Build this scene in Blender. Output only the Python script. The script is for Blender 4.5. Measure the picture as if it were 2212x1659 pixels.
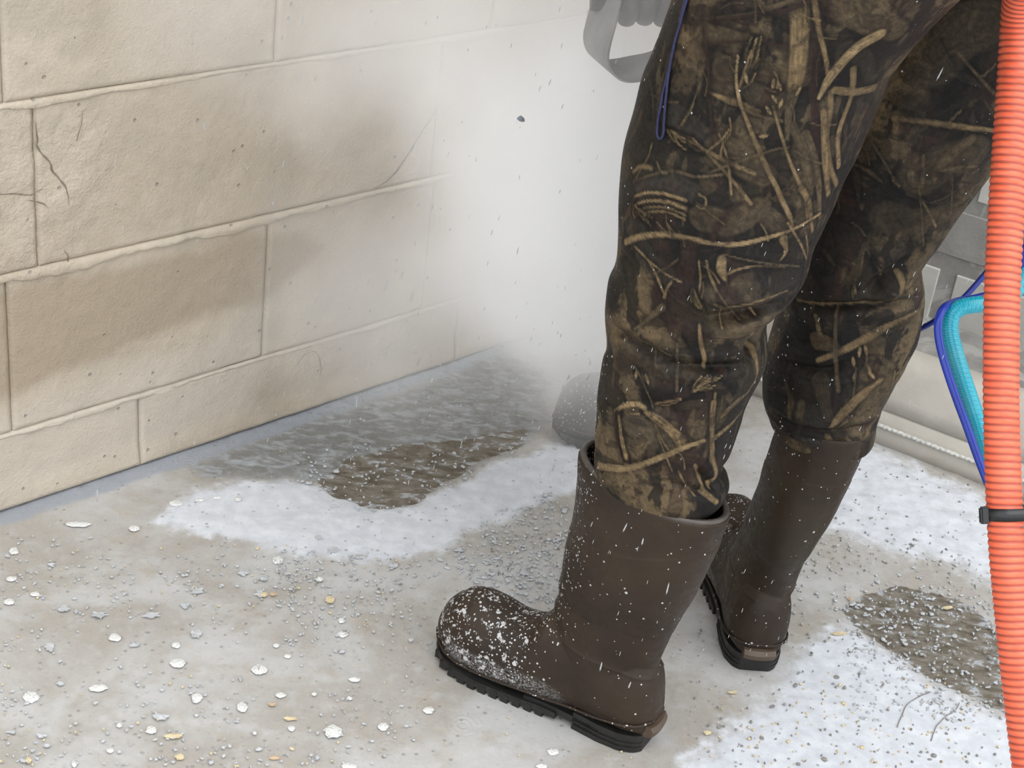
import bpy, bmesh, math, random
import numpy as np
from mathutils import Matrix, Vector

random.seed(7)
rng = np.random.default_rng(11)
SC = bpy.context.scene
COL = SC.collection
for _o in list(bpy.data.objects):
    bpy.data.objects.remove(_o)

# ------------------------------------------------------------------ camera
F, CX, CY, H = 3391.0, 1106.0, 829.5, 1.35
_v = np.array([-820.0, 6226.0, F])
_up = -_v / np.linalg.norm(_v)
_fw = np.array([0, 0, 1.0])
_Y = _fw - _up * (_fw @ _up); _Y /= np.linalg.norm(_Y)
_X = np.cross(_Y, _up)
R = np.stack([_X, _Y, _up])
CAM = np.array([0, 0, H])
cam = bpy.data.cameras.new('camera')
cam.sensor_width = 36.0
cam.lens = F / 2212 * 36.0
cam.clip_start = 0.02
camo = bpy.data.objects.new('camera', cam)
COL.objects.link(camo)
m = Matrix.Identity(4)
for r_ in range(3):
    m[r_][0] = R[r_][0]; m[r_][1] = -R[r_][1]; m[r_][2] = -R[r_][2]; m[r_][3] = CAM[r_]
camo.matrix_world = m
SC.camera = camo

# ------------------------------------------------------------------ world, sun, exposure
SC.view_settings.view_transform = 'Standard'
SC.view_settings.look = 'None'
SC.view_settings.exposure = 0.0
SC.view_settings.gamma = 1.0
SC.view_settings.use_curve_mapping = False
SC.cycles.volume_bounces = 8
SC.cycles.max_bounces = 10
SC.cycles.diffuse_bounces = 2
SC.cycles.glossy_bounces = 2
SC.cycles.volume_max_steps = 64
SC.cycles.volume_step_rate = 1.6
SC.cycles.use_adaptive_sampling = True
SC.cycles.adaptive_threshold = 0.1
SC.cycles.adaptive_min_samples = 16
world = bpy.data.worlds.new('world')
SC.world = world
world.use_nodes = True
bg = world.node_tree.nodes['Background']
bg.inputs[0].default_value = (0.93, 0.965, 1.0, 1)
bg.inputs[1].default_value = 2.02
sun = bpy.data.lights.new('sun', 'SUN')
sun.energy = 1.3
sun.angle = math.radians(50)
sun.color = (1.0, 0.985, 0.96)
suno = bpy.data.objects.new('sun', sun)
COL.objects.link(suno)
suno.location = (1, -1, 4)
suno.rotation_euler = Vector((-0.35, 0.42, -1.0)).to_track_quat('-Z', 'Y').to_euler()

# ------------------------------------------------------------------ geometry helpers
def ray(u, v):
    d = R @ np.array([u - CX, v - CY, F]); return d / np.linalg.norm(d)
def P(u, v, d):                                   # a point at camera depth d
    return CAM + R @ np.array([(u - CX) / F * d, (v - CY) / F * d, d])
def floor_pt(u, v, z=0.0):
    d = ray(u, v); return CAM + d * ((z - H) / d[2])
def depth_of(p):
    return float((R.T @ (np.array(p) - CAM))[2])
def plane_pt(u, v, O, N):
    d = ray(u, v); return CAM + d * (((np.array(O) - CAM) @ np.array(N)) / (d @ np.array(N)))
def unit(a):
    a = np.array(a, float); return a / np.linalg.norm(a)
def lin(r, g, b):
    f = lambda c: (c / 255 / 12.92) if c / 255 <= 0.04045 else ((c / 255 + 0.055) / 1.055) ** 2.4
    return (f(r), f(g), f(b), 1.0)

def _hash(ix, iy, iz, seed):
    h = (ix.astype(np.uint32) * np.uint32(374761393) + iy.astype(np.uint32) * np.uint32(668265263)
         + iz.astype(np.uint32) * np.uint32(2147483647) + np.uint32(seed * 974711 + 13))
    h = (h ^ (h >> np.uint32(13))) * np.uint32(1274126177)
    h = h ^ (h >> np.uint32(16))
    return (h & np.uint32(0xffff)).astype(np.float64) / 65535.0
def vnoise(p, scale=1.0, seed=0):
    q = np.asarray(p, float) * scale + 1000.0
    i = np.floor(q).astype(np.int64); f = q - i; f = f * f * (3 - 2 * f)
    out = 0
    for dx in (0, 1):
        for dy in (0, 1):
            for dz in (0, 1):
                w = (f[..., 0] if dx else 1 - f[..., 0]) * (f[..., 1] if dy else 1 - f[..., 1]) * (f[..., 2] if dz else 1 - f[..., 2])
                out = out + w * _hash(i[..., 0] + dx, i[..., 1] + dy, i[..., 2] + dz, seed)
    return out * 2 - 1
def fbm(p, scale, seed=0, octv=4):
    s = 0; a = 1.0; t = 0
    for k in range(octv):
        s = s + a * vnoise(p, scale * 2 ** k, seed + k); t += a; a *= 0.5
    return s / t
def smooth(x, a, b):
    t = np.clip((x - a) / (b - a), 0, 1); return t * t * (3 - 2 * t)

def link(me, name, mat=None, parent=None, smooth_=True):
    o = bpy.data.objects.new(name, me); COL.objects.link(o)
    if mat is not None: me.materials.append(mat)
    if parent is not None: o.parent = parent
    if smooth_ and len(me.polygons): me.polygons.foreach_set('use_smooth', np.ones(len(me.polygons), bool))
    return o
def mesh_np(name, V, faces):
    """V (n,3); faces (m,4) or (m,3) int array"""
    me = bpy.data.meshes.new(name)
    V = np.asarray(V, np.float32); faces = np.asarray(faces, np.int32)
    k = faces.shape[1]
    me.vertices.add(len(V)); me.vertices.foreach_set('co', V.ravel())
    me.loops.add(faces.size); me.loops.foreach_set('vertex_index', faces.ravel())
    me.polygons.add(len(faces)); me.polygons.foreach_set('loop_start', np.arange(0, faces.size, k, dtype=np.int32))
    me.update(calc_edges=True); me.validate()
    return me
def grid_faces(nr, nc, closed):
    i = np.arange(nr - 1)[:, None]; j = np.arange(nc if closed else nc - 1)[None, :]
    j2 = (j + 1) % nc
    return np.stack([(i * nc + j), (i * nc + j2), ((i + 1) * nc + j2), ((i + 1) * nc + j)], -1).reshape(-1, 4)
def loft(name, G, closed=True, cap0=False, cap1=False, **kw):
    """G (nr,nc,3)"""
    nr, nc, _ = G.shape
    V = G.reshape(-1, 3); Fc = grid_faces(nr, nc, closed)
    extra = []
    if cap0:
        c = len(V); V = np.vstack([V, G[0].mean(0)]); j = np.arange(nc)
        extra.append(np.stack([np.full(nc, c), (j + 1) % nc, j, j], 1))
    if cap1:
        c = len(V); V = np.vstack([V, G[-1].mean(0)]); j = np.arange(nc) + (nr - 1) * nc
        extra.append(np.stack([np.full(nc, c), j, (np.arange(nc) + 1) % nc + (nr - 1) * nc, j], 1))
    if not extra:
        return link(mesh_np(name, V, Fc), name, **kw)
    me = bpy.data.meshes.new(name)
    fl = [tuple(f) for f in Fc.tolist()] + [tuple(f[:3]) for e in extra for f in e.tolist()]
    me.from_pydata(V.tolist(), [], fl); me.update()
    return link(me, name, **kw)
def set_col(me, name, A):
    A = np.asarray(A, np.float32)
    if A.ndim == 1: A = np.stack([A, A, A, np.ones_like(A)], 1)
    if A.shape[1] == 3: A = np.concatenate([A, np.ones((len(A), 1), np.float32)], 1)
    at = me.color_attributes.new(name=name, type='FLOAT_COLOR', domain='POINT')
    at.data.foreach_set('color', A.ravel())
def catmull(pts, n):
    """resample rows of pts (k,d) evenly to n with Catmull-Rom"""
    p = np.asarray(pts, float); k = len(p)
    d = np.r_[0, np.cumsum(np.linalg.norm(np.diff(p, axis=0), axis=1))]
    t = np.linspace(0, d[-1], n); out = np.zeros((n, p.shape[1]))
    i = np.clip(np.searchsorted(d, t, side='right') - 1, 0, k - 2)
    h = d[i + 1] - d[i]; u = ((t - d[i]) / h)[:, None]
    tan = np.zeros_like(p)
    tan[1:-1] = (p[2:] - p[:-2]) / (d[2:] - d[:-2])[:, None]
    tan[0] = (p[1] - p[0]) / (d[1] - d[0]); tan[-1] = (p[-1] - p[-2]) / (d[-1] - d[-2])
    hh = h[:, None]
    return ((2*u**3 - 3*u**2 + 1) * p[i] + (u**3 - 2*u**2 + u) * hh * tan[i]
            + (-2*u**3 + 3*u**2) * p[i+1] + (u**3 - u**2) * hh * tan[i+1])
def tube_grid(C, rad, nc=16, up=(0, 0, 1), flat=1.0):
    C = np.asarray(C, float); n = len(C)
    T = np.gradient(C, axis=0); T /= np.linalg.norm(T, axis=1)[:, None]
    rad = np.broadcast_to(np.asarray(rad, float), (n,))
    a = np.cross(T[0], up); 
    if np.linalg.norm(a) < 1e-3: a = np.cross(T[0], (1, 0, 0))
    a = unit(a); G = np.zeros((n, nc, 3)); ph = np.linspace(0, 2*np.pi, nc, endpoint=False)
    for i in range(n):
        a = unit(a - T[i] * (a @ T[i])); b = np.cross(T[i], a)
        G[i] = C[i] + rad[i] * (np.cos(ph)[:, None] * a + flat * np.sin(ph)[:, None] * b)
    return G
def box_bm(bm, c, ax, sx, sy, sz):
    """box centred c; ax = 3x3 rows axes"""
    vs = []
    for x in (-1, 1):
        for y in (-1, 1):
            for z in (-1, 1):
                vs.append(bm.verts.new(np.array(c) + x*sx*np.array(ax[0]) + y*sy*np.array(ax[1]) + z*sz*np.array(ax[2])))
    for f in ((0,1,3,2),(4,6,7,5),(0,4,5,1),(2,3,7,6),(0,2,6,4),(1,5,7,3)):
        bm.faces.new([vs[k] for k in f])
def bm_obj(name, bm, mat, parent=None, smooth_=False):
    bmesh.ops.recalc_face_normals(bm, faces=bm.faces)
    me = bpy.data.meshes.new(name); bm.to_mesh(me); bm.free()
    return link(me, name, mat, parent, smooth_)
def bake_modifiers(o):
    dg = bpy.context.evaluated_depsgraph_get()
    me = bpy.data.meshes.new_from_object(o.evaluated_get(dg))
    old = o.data; o.modifiers.clear(); o.data = me
    bpy.data.meshes.remove(old)
    me.polygons.foreach_set('use_smooth', np.ones(len(me.polygons), bool))
def verts_np(me):
    a = np.zeros(len(me.vertices) * 3, np.float32); me.vertices.foreach_get('co', a); return a.reshape(-1, 3).astype(float)
def empty(name, loc, label, cat, group=None):
    o = bpy.data.objects.new(name, None); COL.objects.link(o); o.location = loc
    o['label'] = label; o['category'] = cat
    if group: o['group'] = group
    return o
def tag(o, label, cat, group=None, kind=None):
    o['label'] = label; o['category'] = cat
    if group: o['group'] = group
    if kind: o['kind'] = kind
    return o
def skin_mesh(name, pts, edges, rad, mat, parent=None, sub=2, root=0):
    me = bpy.data.meshes.new(name); me.from_pydata([tuple(p) for p in pts], edges, []); me.update()
    o = link(me, name, mat, parent, False)
    md = o.modifiers.new('Skin', 'SKIN')
    me = o.data
    for i, r in enumerate(rad):
        me.skin_vertices[0].data[i].radius = (r, r)
    me.skin_vertices[0].data[root].use_root = True
    s = o.modifiers.new('Sub', 'SUBSURF'); s.levels = sub; s.render_levels = sub
    bake_modifiers(o)
    return o

# ------------------------------------------------------------------ material helpers
class NT:
    def __init__(s, name):
        s.m = bpy.data.materials.new(name); s.m.use_nodes = True
        s.t = s.m.node_tree; s.n = s.t.nodes; s.b = s.n['Principled BSDF']
        s.tc = s.n.new('ShaderNodeTexCoord'); s.obj = s.tc.outputs['Object']
    def L(s, a, b): s.t.links.new(a, b)
    def val(s, sock, x):
        if hasattr(x, 'is_linked') or isinstance(x, bpy.types.NodeSocket): s.L(x, sock)
        else: sock.default_value = x
    def noise(s, scale, detail=4, rough=0.55, vec=None, dist=0.0):
        n = s.n.new('ShaderNodeTexNoise'); s.L(vec or s.obj, n.inputs['Vector'])
        n.inputs['Scale'].default_value = scale; n.inputs['Detail'].default_value = detail
        n.inputs['Roughness'].default_value = rough; n.inputs['Distortion'].default_value = dist
        return n.outputs['Fac']
    def voro(s, scale, feature='F1', vec=None, out='Distance', rnd=1.0):
        n = s.n.new('ShaderNodeTexVoronoi'); n.feature = feature; s.L(vec or s.obj, n.inputs['Vector'])
        n.inputs['Scale'].default_value = scale; n.inputs['Randomness'].default_value = rnd
        return n.outputs[out]
    def math(s, op, a, b=0.0, c=0.0, clamp=False):
        n = s.n.new('ShaderNodeMath'); n.operation = op; n.use_clamp = clamp
        s.val(n.inputs[0], a); s.val(n.inputs[1], b); s.val(n.inputs[2], c); return n.outputs[0]
    def mr(s, x, a, b, lo=0.0, hi=1.0, smooth_=True):
        n = s.n.new('ShaderNodeMapRange'); n.interpolation_type = 'SMOOTHSTEP' if smooth_ else 'LINEAR'
        s.val(n.inputs[0], x); 
        for k, q in zip((1, 2, 3, 4), (a, b, lo, hi)): s.val(n.inputs[k], q)
        return n.outputs[0]
    def mix(s, f, a, b, blend='MIX'):
        n = s.n.new('ShaderNodeMix'); n.data_type = 'RGBA'; n.blend_type = blend
        s.val(n.inputs[0], f); s.val(n.inputs[6], a); s.val(n.inputs[7], b); return n.outputs[2]
    def attr(s, name, out='Color'):
        n = s.n.new('ShaderNodeAttribute'); n.attribute_name = name; return n.outputs[out]
    def map(s, scale, vec=None, rot=(0, 0, 0), loc=(0, 0, 0)):
        n = s.n.new('ShaderNodeMapping'); s.L(vec or s.obj, n.inputs[0])
        n.inputs['Scale'].default_value = scale; n.inputs['Rotation'].default_value = rot; n.inputs['Location'].default_value = loc
        return n.outputs[0]
    def sep(s, x):
        n = s.n.new('ShaderNodeSeparateColor'); s.L(x, n.inputs[0]); return n.outputs
    def bump(s, h, strength=0.5, dist=0.001, normal=None):
        n = s.n.new('ShaderNodeBump'); s.L(h, n.inputs['Height'])
        n.inputs['Strength'].default_value = strength; n.inputs['Distance'].default_value = dist
        if normal is not None: s.L(normal, n.inputs['Normal'])
        return n.outputs[0]
    def set(s, col=None, rough=None, normal=None, spec=None, metal=None):
        if col is not None: s.val(s.b.inputs['Base Color'], col)
        if rough is not None: s.val(s.b.inputs['Roughness'], rough)
        if normal is not None: s.L(normal, s.b.inputs['Normal'])
        if spec is not None: s.b.inputs['Specular IOR Level'].default_value = spec
        if metal is not None: s.val(s.b.inputs['Metallic'], metal)
        return s.m
def plain(name, col, rough=0.5, var=0.12, nscale=60, bump=0.3, bd=0.0006, metal=0.0, spec=0.5):
    t = NT(name); n = t.noise(nscale, 5)
    dark = tuple(c * (1 - var) for c in col[:3]) + (1,); lite = tuple(min(1, c * (1 + var)) for c in col[:3]) + (1,)
    return t.set(t.mix(t.mr(n, 0.3, 0.7), dark, lite), rough, t.bump(t.noise(nscale * 6, 3), bump, bd), spec, metal)

# ------------------------------------------------------------------ wall frame
WO = np.array([-0.53661368, 1.40945592, 0]) * 1.35      # wall origin on the floor line
WD = unit([0.67982177, 0.73337737, 0])                  # along the wall
WN = np.array([WD[1], -WD[0], 0])                       # outwards, to the camera side
def wall_pt(s, z, out=0.0): return WO + WD * s + np.array([0, 0, z]) + WN * out
def wall_sz(u, v):
    p = plane_pt(u, v, WO, WN); return float((p - WO) @ WD), float(p[2])

def poly_sd(Pxy, poly):
    """signed distance of (n,2) points to a polygon, negative inside"""
    poly = np.asarray(poly, float); n = len(poly); d = np.full(len(Pxy), 1e9); inside = np.zeros(len(Pxy), bool)
    for i in range(n):
        a = poly[i]; b = poly[(i + 1) % n]; e = b - a; w = Pxy - a
        t = np.clip((w @ e) / (e @ e), 0, 1)
        d = np.minimum(d, np.linalg.norm(w - t[:, None] * e, axis=1))
        c = ((a[1] > Pxy[:, 1]) != (b[1] > Pxy[:, 1]))
        with np.errstate(divide='ignore', invalid='ignore'):
            xx = (b[0] - a[0]) * (Pxy[:, 1] - a[1]) / (b[1] - a[1]) + a[0]
        inside ^= c & (Pxy[:, 0] < xx)
    return np.where(inside, -d, d)

# ================================================================== FLOOR
def fpoly(px): return [floor_pt(u, v)[:2] for u, v in px]
BARE1 = fpoly([(690,1035),(715,1072),(770,1092),(850,1098),(895,1088),(950,1052),(1010,1012),(1070,985),(1140,950),(1150,925),(1060,930),(960,950),(860,960),(760,985)])
WET1 = fpoly([(380,1000),(480,960),(620,910),(760,870),(950,810),(1060,740),(1190,800),(1200,900),(1190,930),(1090,985),(1000,1030),(900,1080),(800,1090),(700,1040),(600,1045),(430,1040)])
WHITE1 = fpoly([(330,1130),(420,1060),(620,1035),(700,1050),(800,1100),(900,1085),(1010,1035),(1090,995),(1200,960),(1330,950),(1330,1040),(1180,1080),(1050,1130),(980,1175),(880,1210),(700,1205),(560,1180)])
BARE2 = fpoly([(1825,1320),(1870,1285),(1945,1262),(2010,1275),(2085,1310),(2160,1370),(2300,1450),(2320,1580),(2170,1540),(2060,1490),(1990,1450),(1900,1390),(1850,1365)])
WHITE2 = fpoly([(1700,1450),(1760,1380),(1830,1348),(1900,1400),(1990,1462),(2060,1500),(2180,1555),(2600,1700),(2500,2100),(1500,1900),(1480,1640),(1600,1560),(1680,1500)])
WHITE3 = fpoly([(1700,900),(1880,960),(2140,1070),(2500,1250),(2400,1400),(2200,1300),(2050,1220),(1900,1190),(1800,1150),(1700,1050)])
EDGE = [WO + WD * s for s in (-2, 3)]
NX, NY = 420, 420
gx = np.concatenate([np.linspace(-2.6, -0.75, 20, endpoint=False), np.linspace(-0.75, 1.15, 380, endpoint=False), np.linspace(1.15, 3.0, 20)])
gy = np.concatenate([np.linspace(-0.8, 1.05, 20, endpoint=False), np.linspace(1.05, 2.95, 380, endpoint=False), np.linspace(2.95, 4.2, 20)])
X_, Y_ = np.meshgrid(gx, gy)
fp = np.stack([X_.ravel(), Y_.ravel(), np.zeros(X_.size)], 1)
q = fp[:, :2] + 0.012 * np.stack([fbm(fp, 18, 3), fbm(fp, 18, 9)], 1)
def msk(poly, soft): return 1 - smooth(poly_sd(q, poly), -soft, soft)
bare = np.maximum(msk(BARE1, 0.022), msk(BARE2, 0.022))
wet = msk(WET1, 0.045)
white = np.maximum.reduce([msk(WHITE1, 0.035), msk(WHITE2, 0.06), 0.75 * msk(WHITE3, 0.06)])
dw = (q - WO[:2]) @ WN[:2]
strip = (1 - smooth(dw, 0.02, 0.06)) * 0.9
fz = 0.0016 * fbm(fp, 9, 5) + 0.0012 * white - 0.0018 * bare + 0.0008 * fbm(fp, 60, 6, 2)
fp[:, 2] = fz - 0.001
fm = mesh_np('floor', fp, grid_faces(NY, NX, False))
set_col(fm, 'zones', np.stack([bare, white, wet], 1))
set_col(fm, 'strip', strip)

t = NT('wet slurry floor')
z = t.sep(t.attr('zones')); st = t.attr('strip', 'Fac')
n1 = t.noise(5, 4, 0.6, dist=0.6); n2 = t.noise(38, 4, 0.65); n3 = t.noise(150, 3, 0.7); n4 = t.noise(14, 3, 0.6)
strk = t.noise(30, 5, 0.68, vec=t.map((1, 2.0, 1), rot=(0, 0, -0.75)), dist=0.5)
base = t.mix(t.mr(n1, 0.38, 0.62), lin(161, 156, 149), lin(179, 178, 176))
base = t.mix(t.mr(n4, 0.54, 0.74, 0, 0.45), base, lin(160, 147, 129))
base = t.mix(t.mr(n2, 0.50, 0.72, 0, 0.45), base, lin(184, 185, 186))
base = t.mix(t.mr(n3, 0.60, 0.70, 0, 0.35), base, lin(126, 125, 122))
# white slurry zone
wf = t.mr(t.math('ADD', z[1], t.math('MULTIPLY', t.math('SUBTRACT', n2, 0.5), 0.9)), 0.25, 0.75)
wcol = t.mix(t.mr(n2, 0.35, 0.7), lin(193, 196, 202), lin(209, 212, 217))
wcol = t.mix(t.mr(n3, 0.64, 0.74, 0, 0.25), wcol, lin(165, 160, 153))
base = t.mix(wf, base, wcol)
# grey wet zone
gf = t.mr(t.math('ADD', z[2], t.math('MULTIPLY', t.math('SUBTRACT', strk, 0.5), 1.3)), 0.35, 0.95, 0, 0.95)
gcol = t.mix(t.mr(strk, 0.42, 0.66), lin(116, 116, 113), lin(157, 160, 164))
base = t.mix(gf, base, gcol)
# bare concrete with curds of slurry
bf = t.mr(t.math('ADD', z[0], t.math('MULTIPLY', t.math('SUBTRACT', n2, 0.5), 0.7)), 0.42, 0.58)
curd = t.mr(t.math('ADD', t.math('ADD', strk, t.math('MULTIPLY', n3, 0.30)), t.math('MULTIPLY', z[0], -0.16)), 0.56, 0.64, 0, 0.85)
bcol = t.mix(t.mr(strk, 0.35, 0.6), lin(92, 84, 72), lin(126, 120, 110))
bcol = t.mix(curd, bcol, lin(170, 175, 181))
base = t.mix(bf, base, bcol)
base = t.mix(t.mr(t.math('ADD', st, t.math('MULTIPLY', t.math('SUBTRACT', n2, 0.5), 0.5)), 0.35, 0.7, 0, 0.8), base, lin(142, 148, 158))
# pits and grit
vd = t.voro(95); vc = t.n.new('ShaderNodeTexWhiteNoise')
vp = t.voro(95, out='Position'); t.L(vp, vc.inputs['Vector'])
pit = t.math('MULTIPLY', t.mr(vd, 0.18, 0.30, 1, 0), t.mr(vc.outputs[0], 0.80, 0.86))
base = t.mix(t.math('MULTIPLY', pit, 0.55), base, lin(120, 120, 118))
rip = None
rp = [(1000,1565,.032),(838,1612,.024),(405,992,.04),(722,1092,.03)]
for (u, v, rr) in rp:
    c = floor_pt(u, v)
    dn = t.n.new('ShaderNodeVectorMath'); dn.operation = 'DISTANCE'; t.L(t.obj, dn.inputs[0]); dn.inputs[1].default_value = tuple(c)
    w_ = t.math('MULTIPLY', t.math('SINE', t.math('MULTIPLY', dn.outputs['Value'], 2 * math.pi / 0.0075)), t.mr(dn.outputs['Value'], 0.0, rr, 1, 0))
    rip = w_ if rip is None else t.math('ADD', rip, w_)
hh = t.math('ADD', t.math('MULTIPLY', n3, 0.5), t.math('MULTIPLY', n2, 0.9))
hh = t.math('ADD', hh, t.math('MULTIPLY', curd, t.math('MULTIPLY', bf, 0.5)))
hh = t.math('ADD', hh, t.math('MULTIPLY', wf, 0.25))
hh = t.math('SUBTRACT', hh, t.math('MULTIPLY', pit, 0.5))
hh = t.math('ADD', hh, t.math('MULTIPLY', rip, 0.30))
FLOORM = t.set(base, t.mr(t.math('ADD', n2, t.math('MULTIPLY', wf, 0.2)), 0.3, 0.8, 0.22, 0.5), t.bump(hh, 0.35, 0.0018), 0.4)
fo = link(fm, 'floor', FLOORM)
tag(fo, 'wet concrete floor covered in white slurry with grey and brown bare patches', 'floor', kind='structure')

# ================================================================== WALL (painted blocks, each a part)
t = NT('painted block wall')
zz = t.sep(t.attr('tone'))
n1 = t.noise(3.2, 6, 0.62); n2 = t.noise(42, 6, 0.65); n3 = t.noise(210, 4, 0.6); n4 = t.noise(9, 5, 0.6)
base = t.mix(t.mr(n1, 0.36, 0.64), lin(176, 163, 145), lin(190, 178, 161))
base = t.mix(t.mr(n4, 0.45, 0.70, 0, 0.5), base, lin(163, 154, 139))
base = t.mix(t.mr(t.math('ADD', zz[0], t.math('MULTIPLY', t.math('SUBTRACT', n2, 0.5), 0.35)), 0.1, 0.9, 0, 0.9), base, lin(160, 145, 125))
base = t.mix(t.mr(zz[1], 0.1, 0.9, 0, 0.7), base, lin(191, 181, 168))
vd = t.voro(70); vp = t.voro(70, out='Position'); vc = t.n.new('ShaderNodeTexWhiteNoise'); t.L(vp, vc.inputs['Vector'])
pit = t.math('MULTIPLY', t.mr(vd, 0.12, 0.26, 1, 0), t.mr(vc.outputs[0], 0.93, 0.95))
base = t.mix(t.math('MULTIPLY', pit, 0.55), base, lin(120, 116, 114))
rgh = t.mix(t.mr(zz[2], 0, 1), (0.35, 0.35, 0.35, 1), (1, 1, 1, 1))
hgt = t.math('ADD', t.math('MULTIPLY', n2, t.math('ADD', zz[2], 0.75)), t.math('MULTIPLY', n3, 0.30))
hgt = t.math('SUBTRACT', hgt, t.math('MULTIPLY', pit, 0.4))
WALLM = t.set(base, 0.62, t.bump(hgt, 0.8, 0.005), 0.3)
t = NT('grey wall mortar')
MORT = t.set(t.mix(t.mr(t.noise(60, 5), 0.35, 0.65), lin(106, 97, 85), lin(134, 125, 113)), 0.8, t.bump(t.noise(200, 4), 0.6, 0.002))
CRACKM = plain('dark crack', lin(118, 106, 92), 0.8, 0.2, 90, 0.3)

# backing of the wall
bm = bmesh.new()
box_bm(bm, wall_pt(0.2, 1.05, -0.055), (WD, WN, (0, 0, 1)), 1.95, 0.045, 1.13)
wall = bm_obj('wall_left', bm, MORT)
tag(wall, 'beige painted concrete block wall with ragged mortar joints behind the mist', 'wall', kind='structure')

wetpoly = [wall_sz(*p) for p in [(-60,640),(20,632),(200,590),(360,560),(520,520),(640,500),(700,530),(560,660),(440,680),(300,735),(160,790),(40,845),(-60,860)]]
lightpoly = [wall_sz(*p) for p in [(-80,885),(60,850),(300,750),(520,675),(580,690),(600,760),(560,905),(300,1000),(0,1110),(-80,1130)]]
roughpoly = [wall_sz(*p) for p in [(-80,270),(60,262),(180,240),(230,330),(200,430),(120,590),(-80,630)]]
lightpoly2 = [wall_sz(*p) for p in [(230,-60),(560,-60),(570,40),(480,110),(300,180),(260,140)]]
def tone_at(s, z):
    sz = np.stack([s, z], 1)
    n = 0.01 * fbm(np.stack([s, z, 0 * s], 1), 14, 21)[:, None]
    sz = sz + n
    a = 1 - smooth(poly_sd(sz, wetpoly), -0.025, 0.03)
    b = np.maximum(1 - smooth(poly_sd(sz, lightpoly), -0.07, 0.02), 0.8 * (1 - smooth(poly_sd(sz, lightpoly2), -0.05, 0.05)))
    c = 1 - smooth(poly_sd(sz, roughpoly), -0.03, 0.05)
    return np.stack([a, b, c], 1)
def relief(s, z):
    p = np.stack([s, z, 0 * s], 1)
    r = 0.0022 * fbm(p, 7, 31) + 0.0010 * fbm(p, 45, 32, 3)
    c = 1 - smooth(poly_sd(np.stack([s, z], 1), roughpoly), -0.03, 0.05)
    r += 0.0030 * c * fbm(p, 40, 33, 4)
    return r
rows = [(0.0, 0.126), (0.126, 0.377), (0.377, 0.621), (0.621, 0.871), (0.871, 1.12), (1.12, 1.37), (1.37, 1.62), (1.62, 1.87), (1.87, 2.12)]
jo = [[-1.524, -1.084, -0.644, -0.204, 0.236, 0.90, 1.4], [-1.734, -1.294, -0.854, -0.414, 0.026, 0.466, 0.81, 1.25, 1.5], [-1.685, -1.245, -0.805, -0.365, 0.075, 0.80, 1.25, 1.5],
      [-1.73, -1.287, -0.847, -0.407, 0.033, 0.464, 0.904, 1.34, 1.6]]
for k in range(4, 9): jo.append([(0.236 if k % 2 == 0 else 0.03) + .44 * j for j in range(-4, 4)])
for ri, (z0, z1) in enumerate(rows):
    js = jo[ri]
    for a, b in zip(js[:-1], js[1:]):
        if b > 1.75 or a < -1.75: continue
        vis = ri <= 3 and b > -0.15
        g = 0.0008; e = [0, 0.0008, 0.0022, 0.005]
        st_ = 0.006 if vis else 0.06
        def axis_(lo, hi):
            mid = np.linspace(lo + 0.009, hi - 0.009, max(3, int((hi - lo - 0.018) / st_)))
            return np.r_[[lo + x for x in e], mid, [hi - x for x in e[::-1]]]
        xs = axis_(a + g, b - g); zs = axis_(z0 + g, z1 - g)
        S_, Z_ = np.meshgrid(xs, zs)
        s = S_.ravel(); zf = Z_.ravel()
        de = np.minimum(np.minimum(s - a - g, b - g - s) * 1.0, np.minimum(zf - z0 - g, z1 - g - zf))
        out = relief(s, zf) - 0.0042 * (1 - smooth(de, 0, 0.0045))
        if ri == 0:                                     # worn foot of the wall: slopes out to the floor
            out += 0.006 * (1 - smooth(zf, 0, 0.05))
        V = WO + WD * s[:, None] + np.array([0, 0, 1.0]) * zf[:, None] + WN * out[:, None]
        nr, nc = S_.shape
        # side skirts so the block is solid
        Fc = grid_faces(nr, nc, False)
        ring = np.r_[np.arange(nc), np.arange(1, nr) * nc + nc - 1, (nr - 1) * nc + np.arange(nc - 2, -1, -1), np.arange(nr - 2, 0, -1) * nc]
        bk = V[ring] - WN * 0.03; off = len(V); V = np.vstack([V, bk]); nrg = len(ring); j = np.arange(nrg)
        Fc = np.vstack([Fc, np.stack([ring, off + j, off + (j + 1) % nrg, ring[(j + 1) % nrg]], 1)])
        me = mesh_np('block', V, Fc)
        tn = tone_at(s, zf); tn = np.vstack([tn, tn[ring]])
        set_col(me, 'tone', tn)
        link(me, 'block', WALLM, wall)
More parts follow.
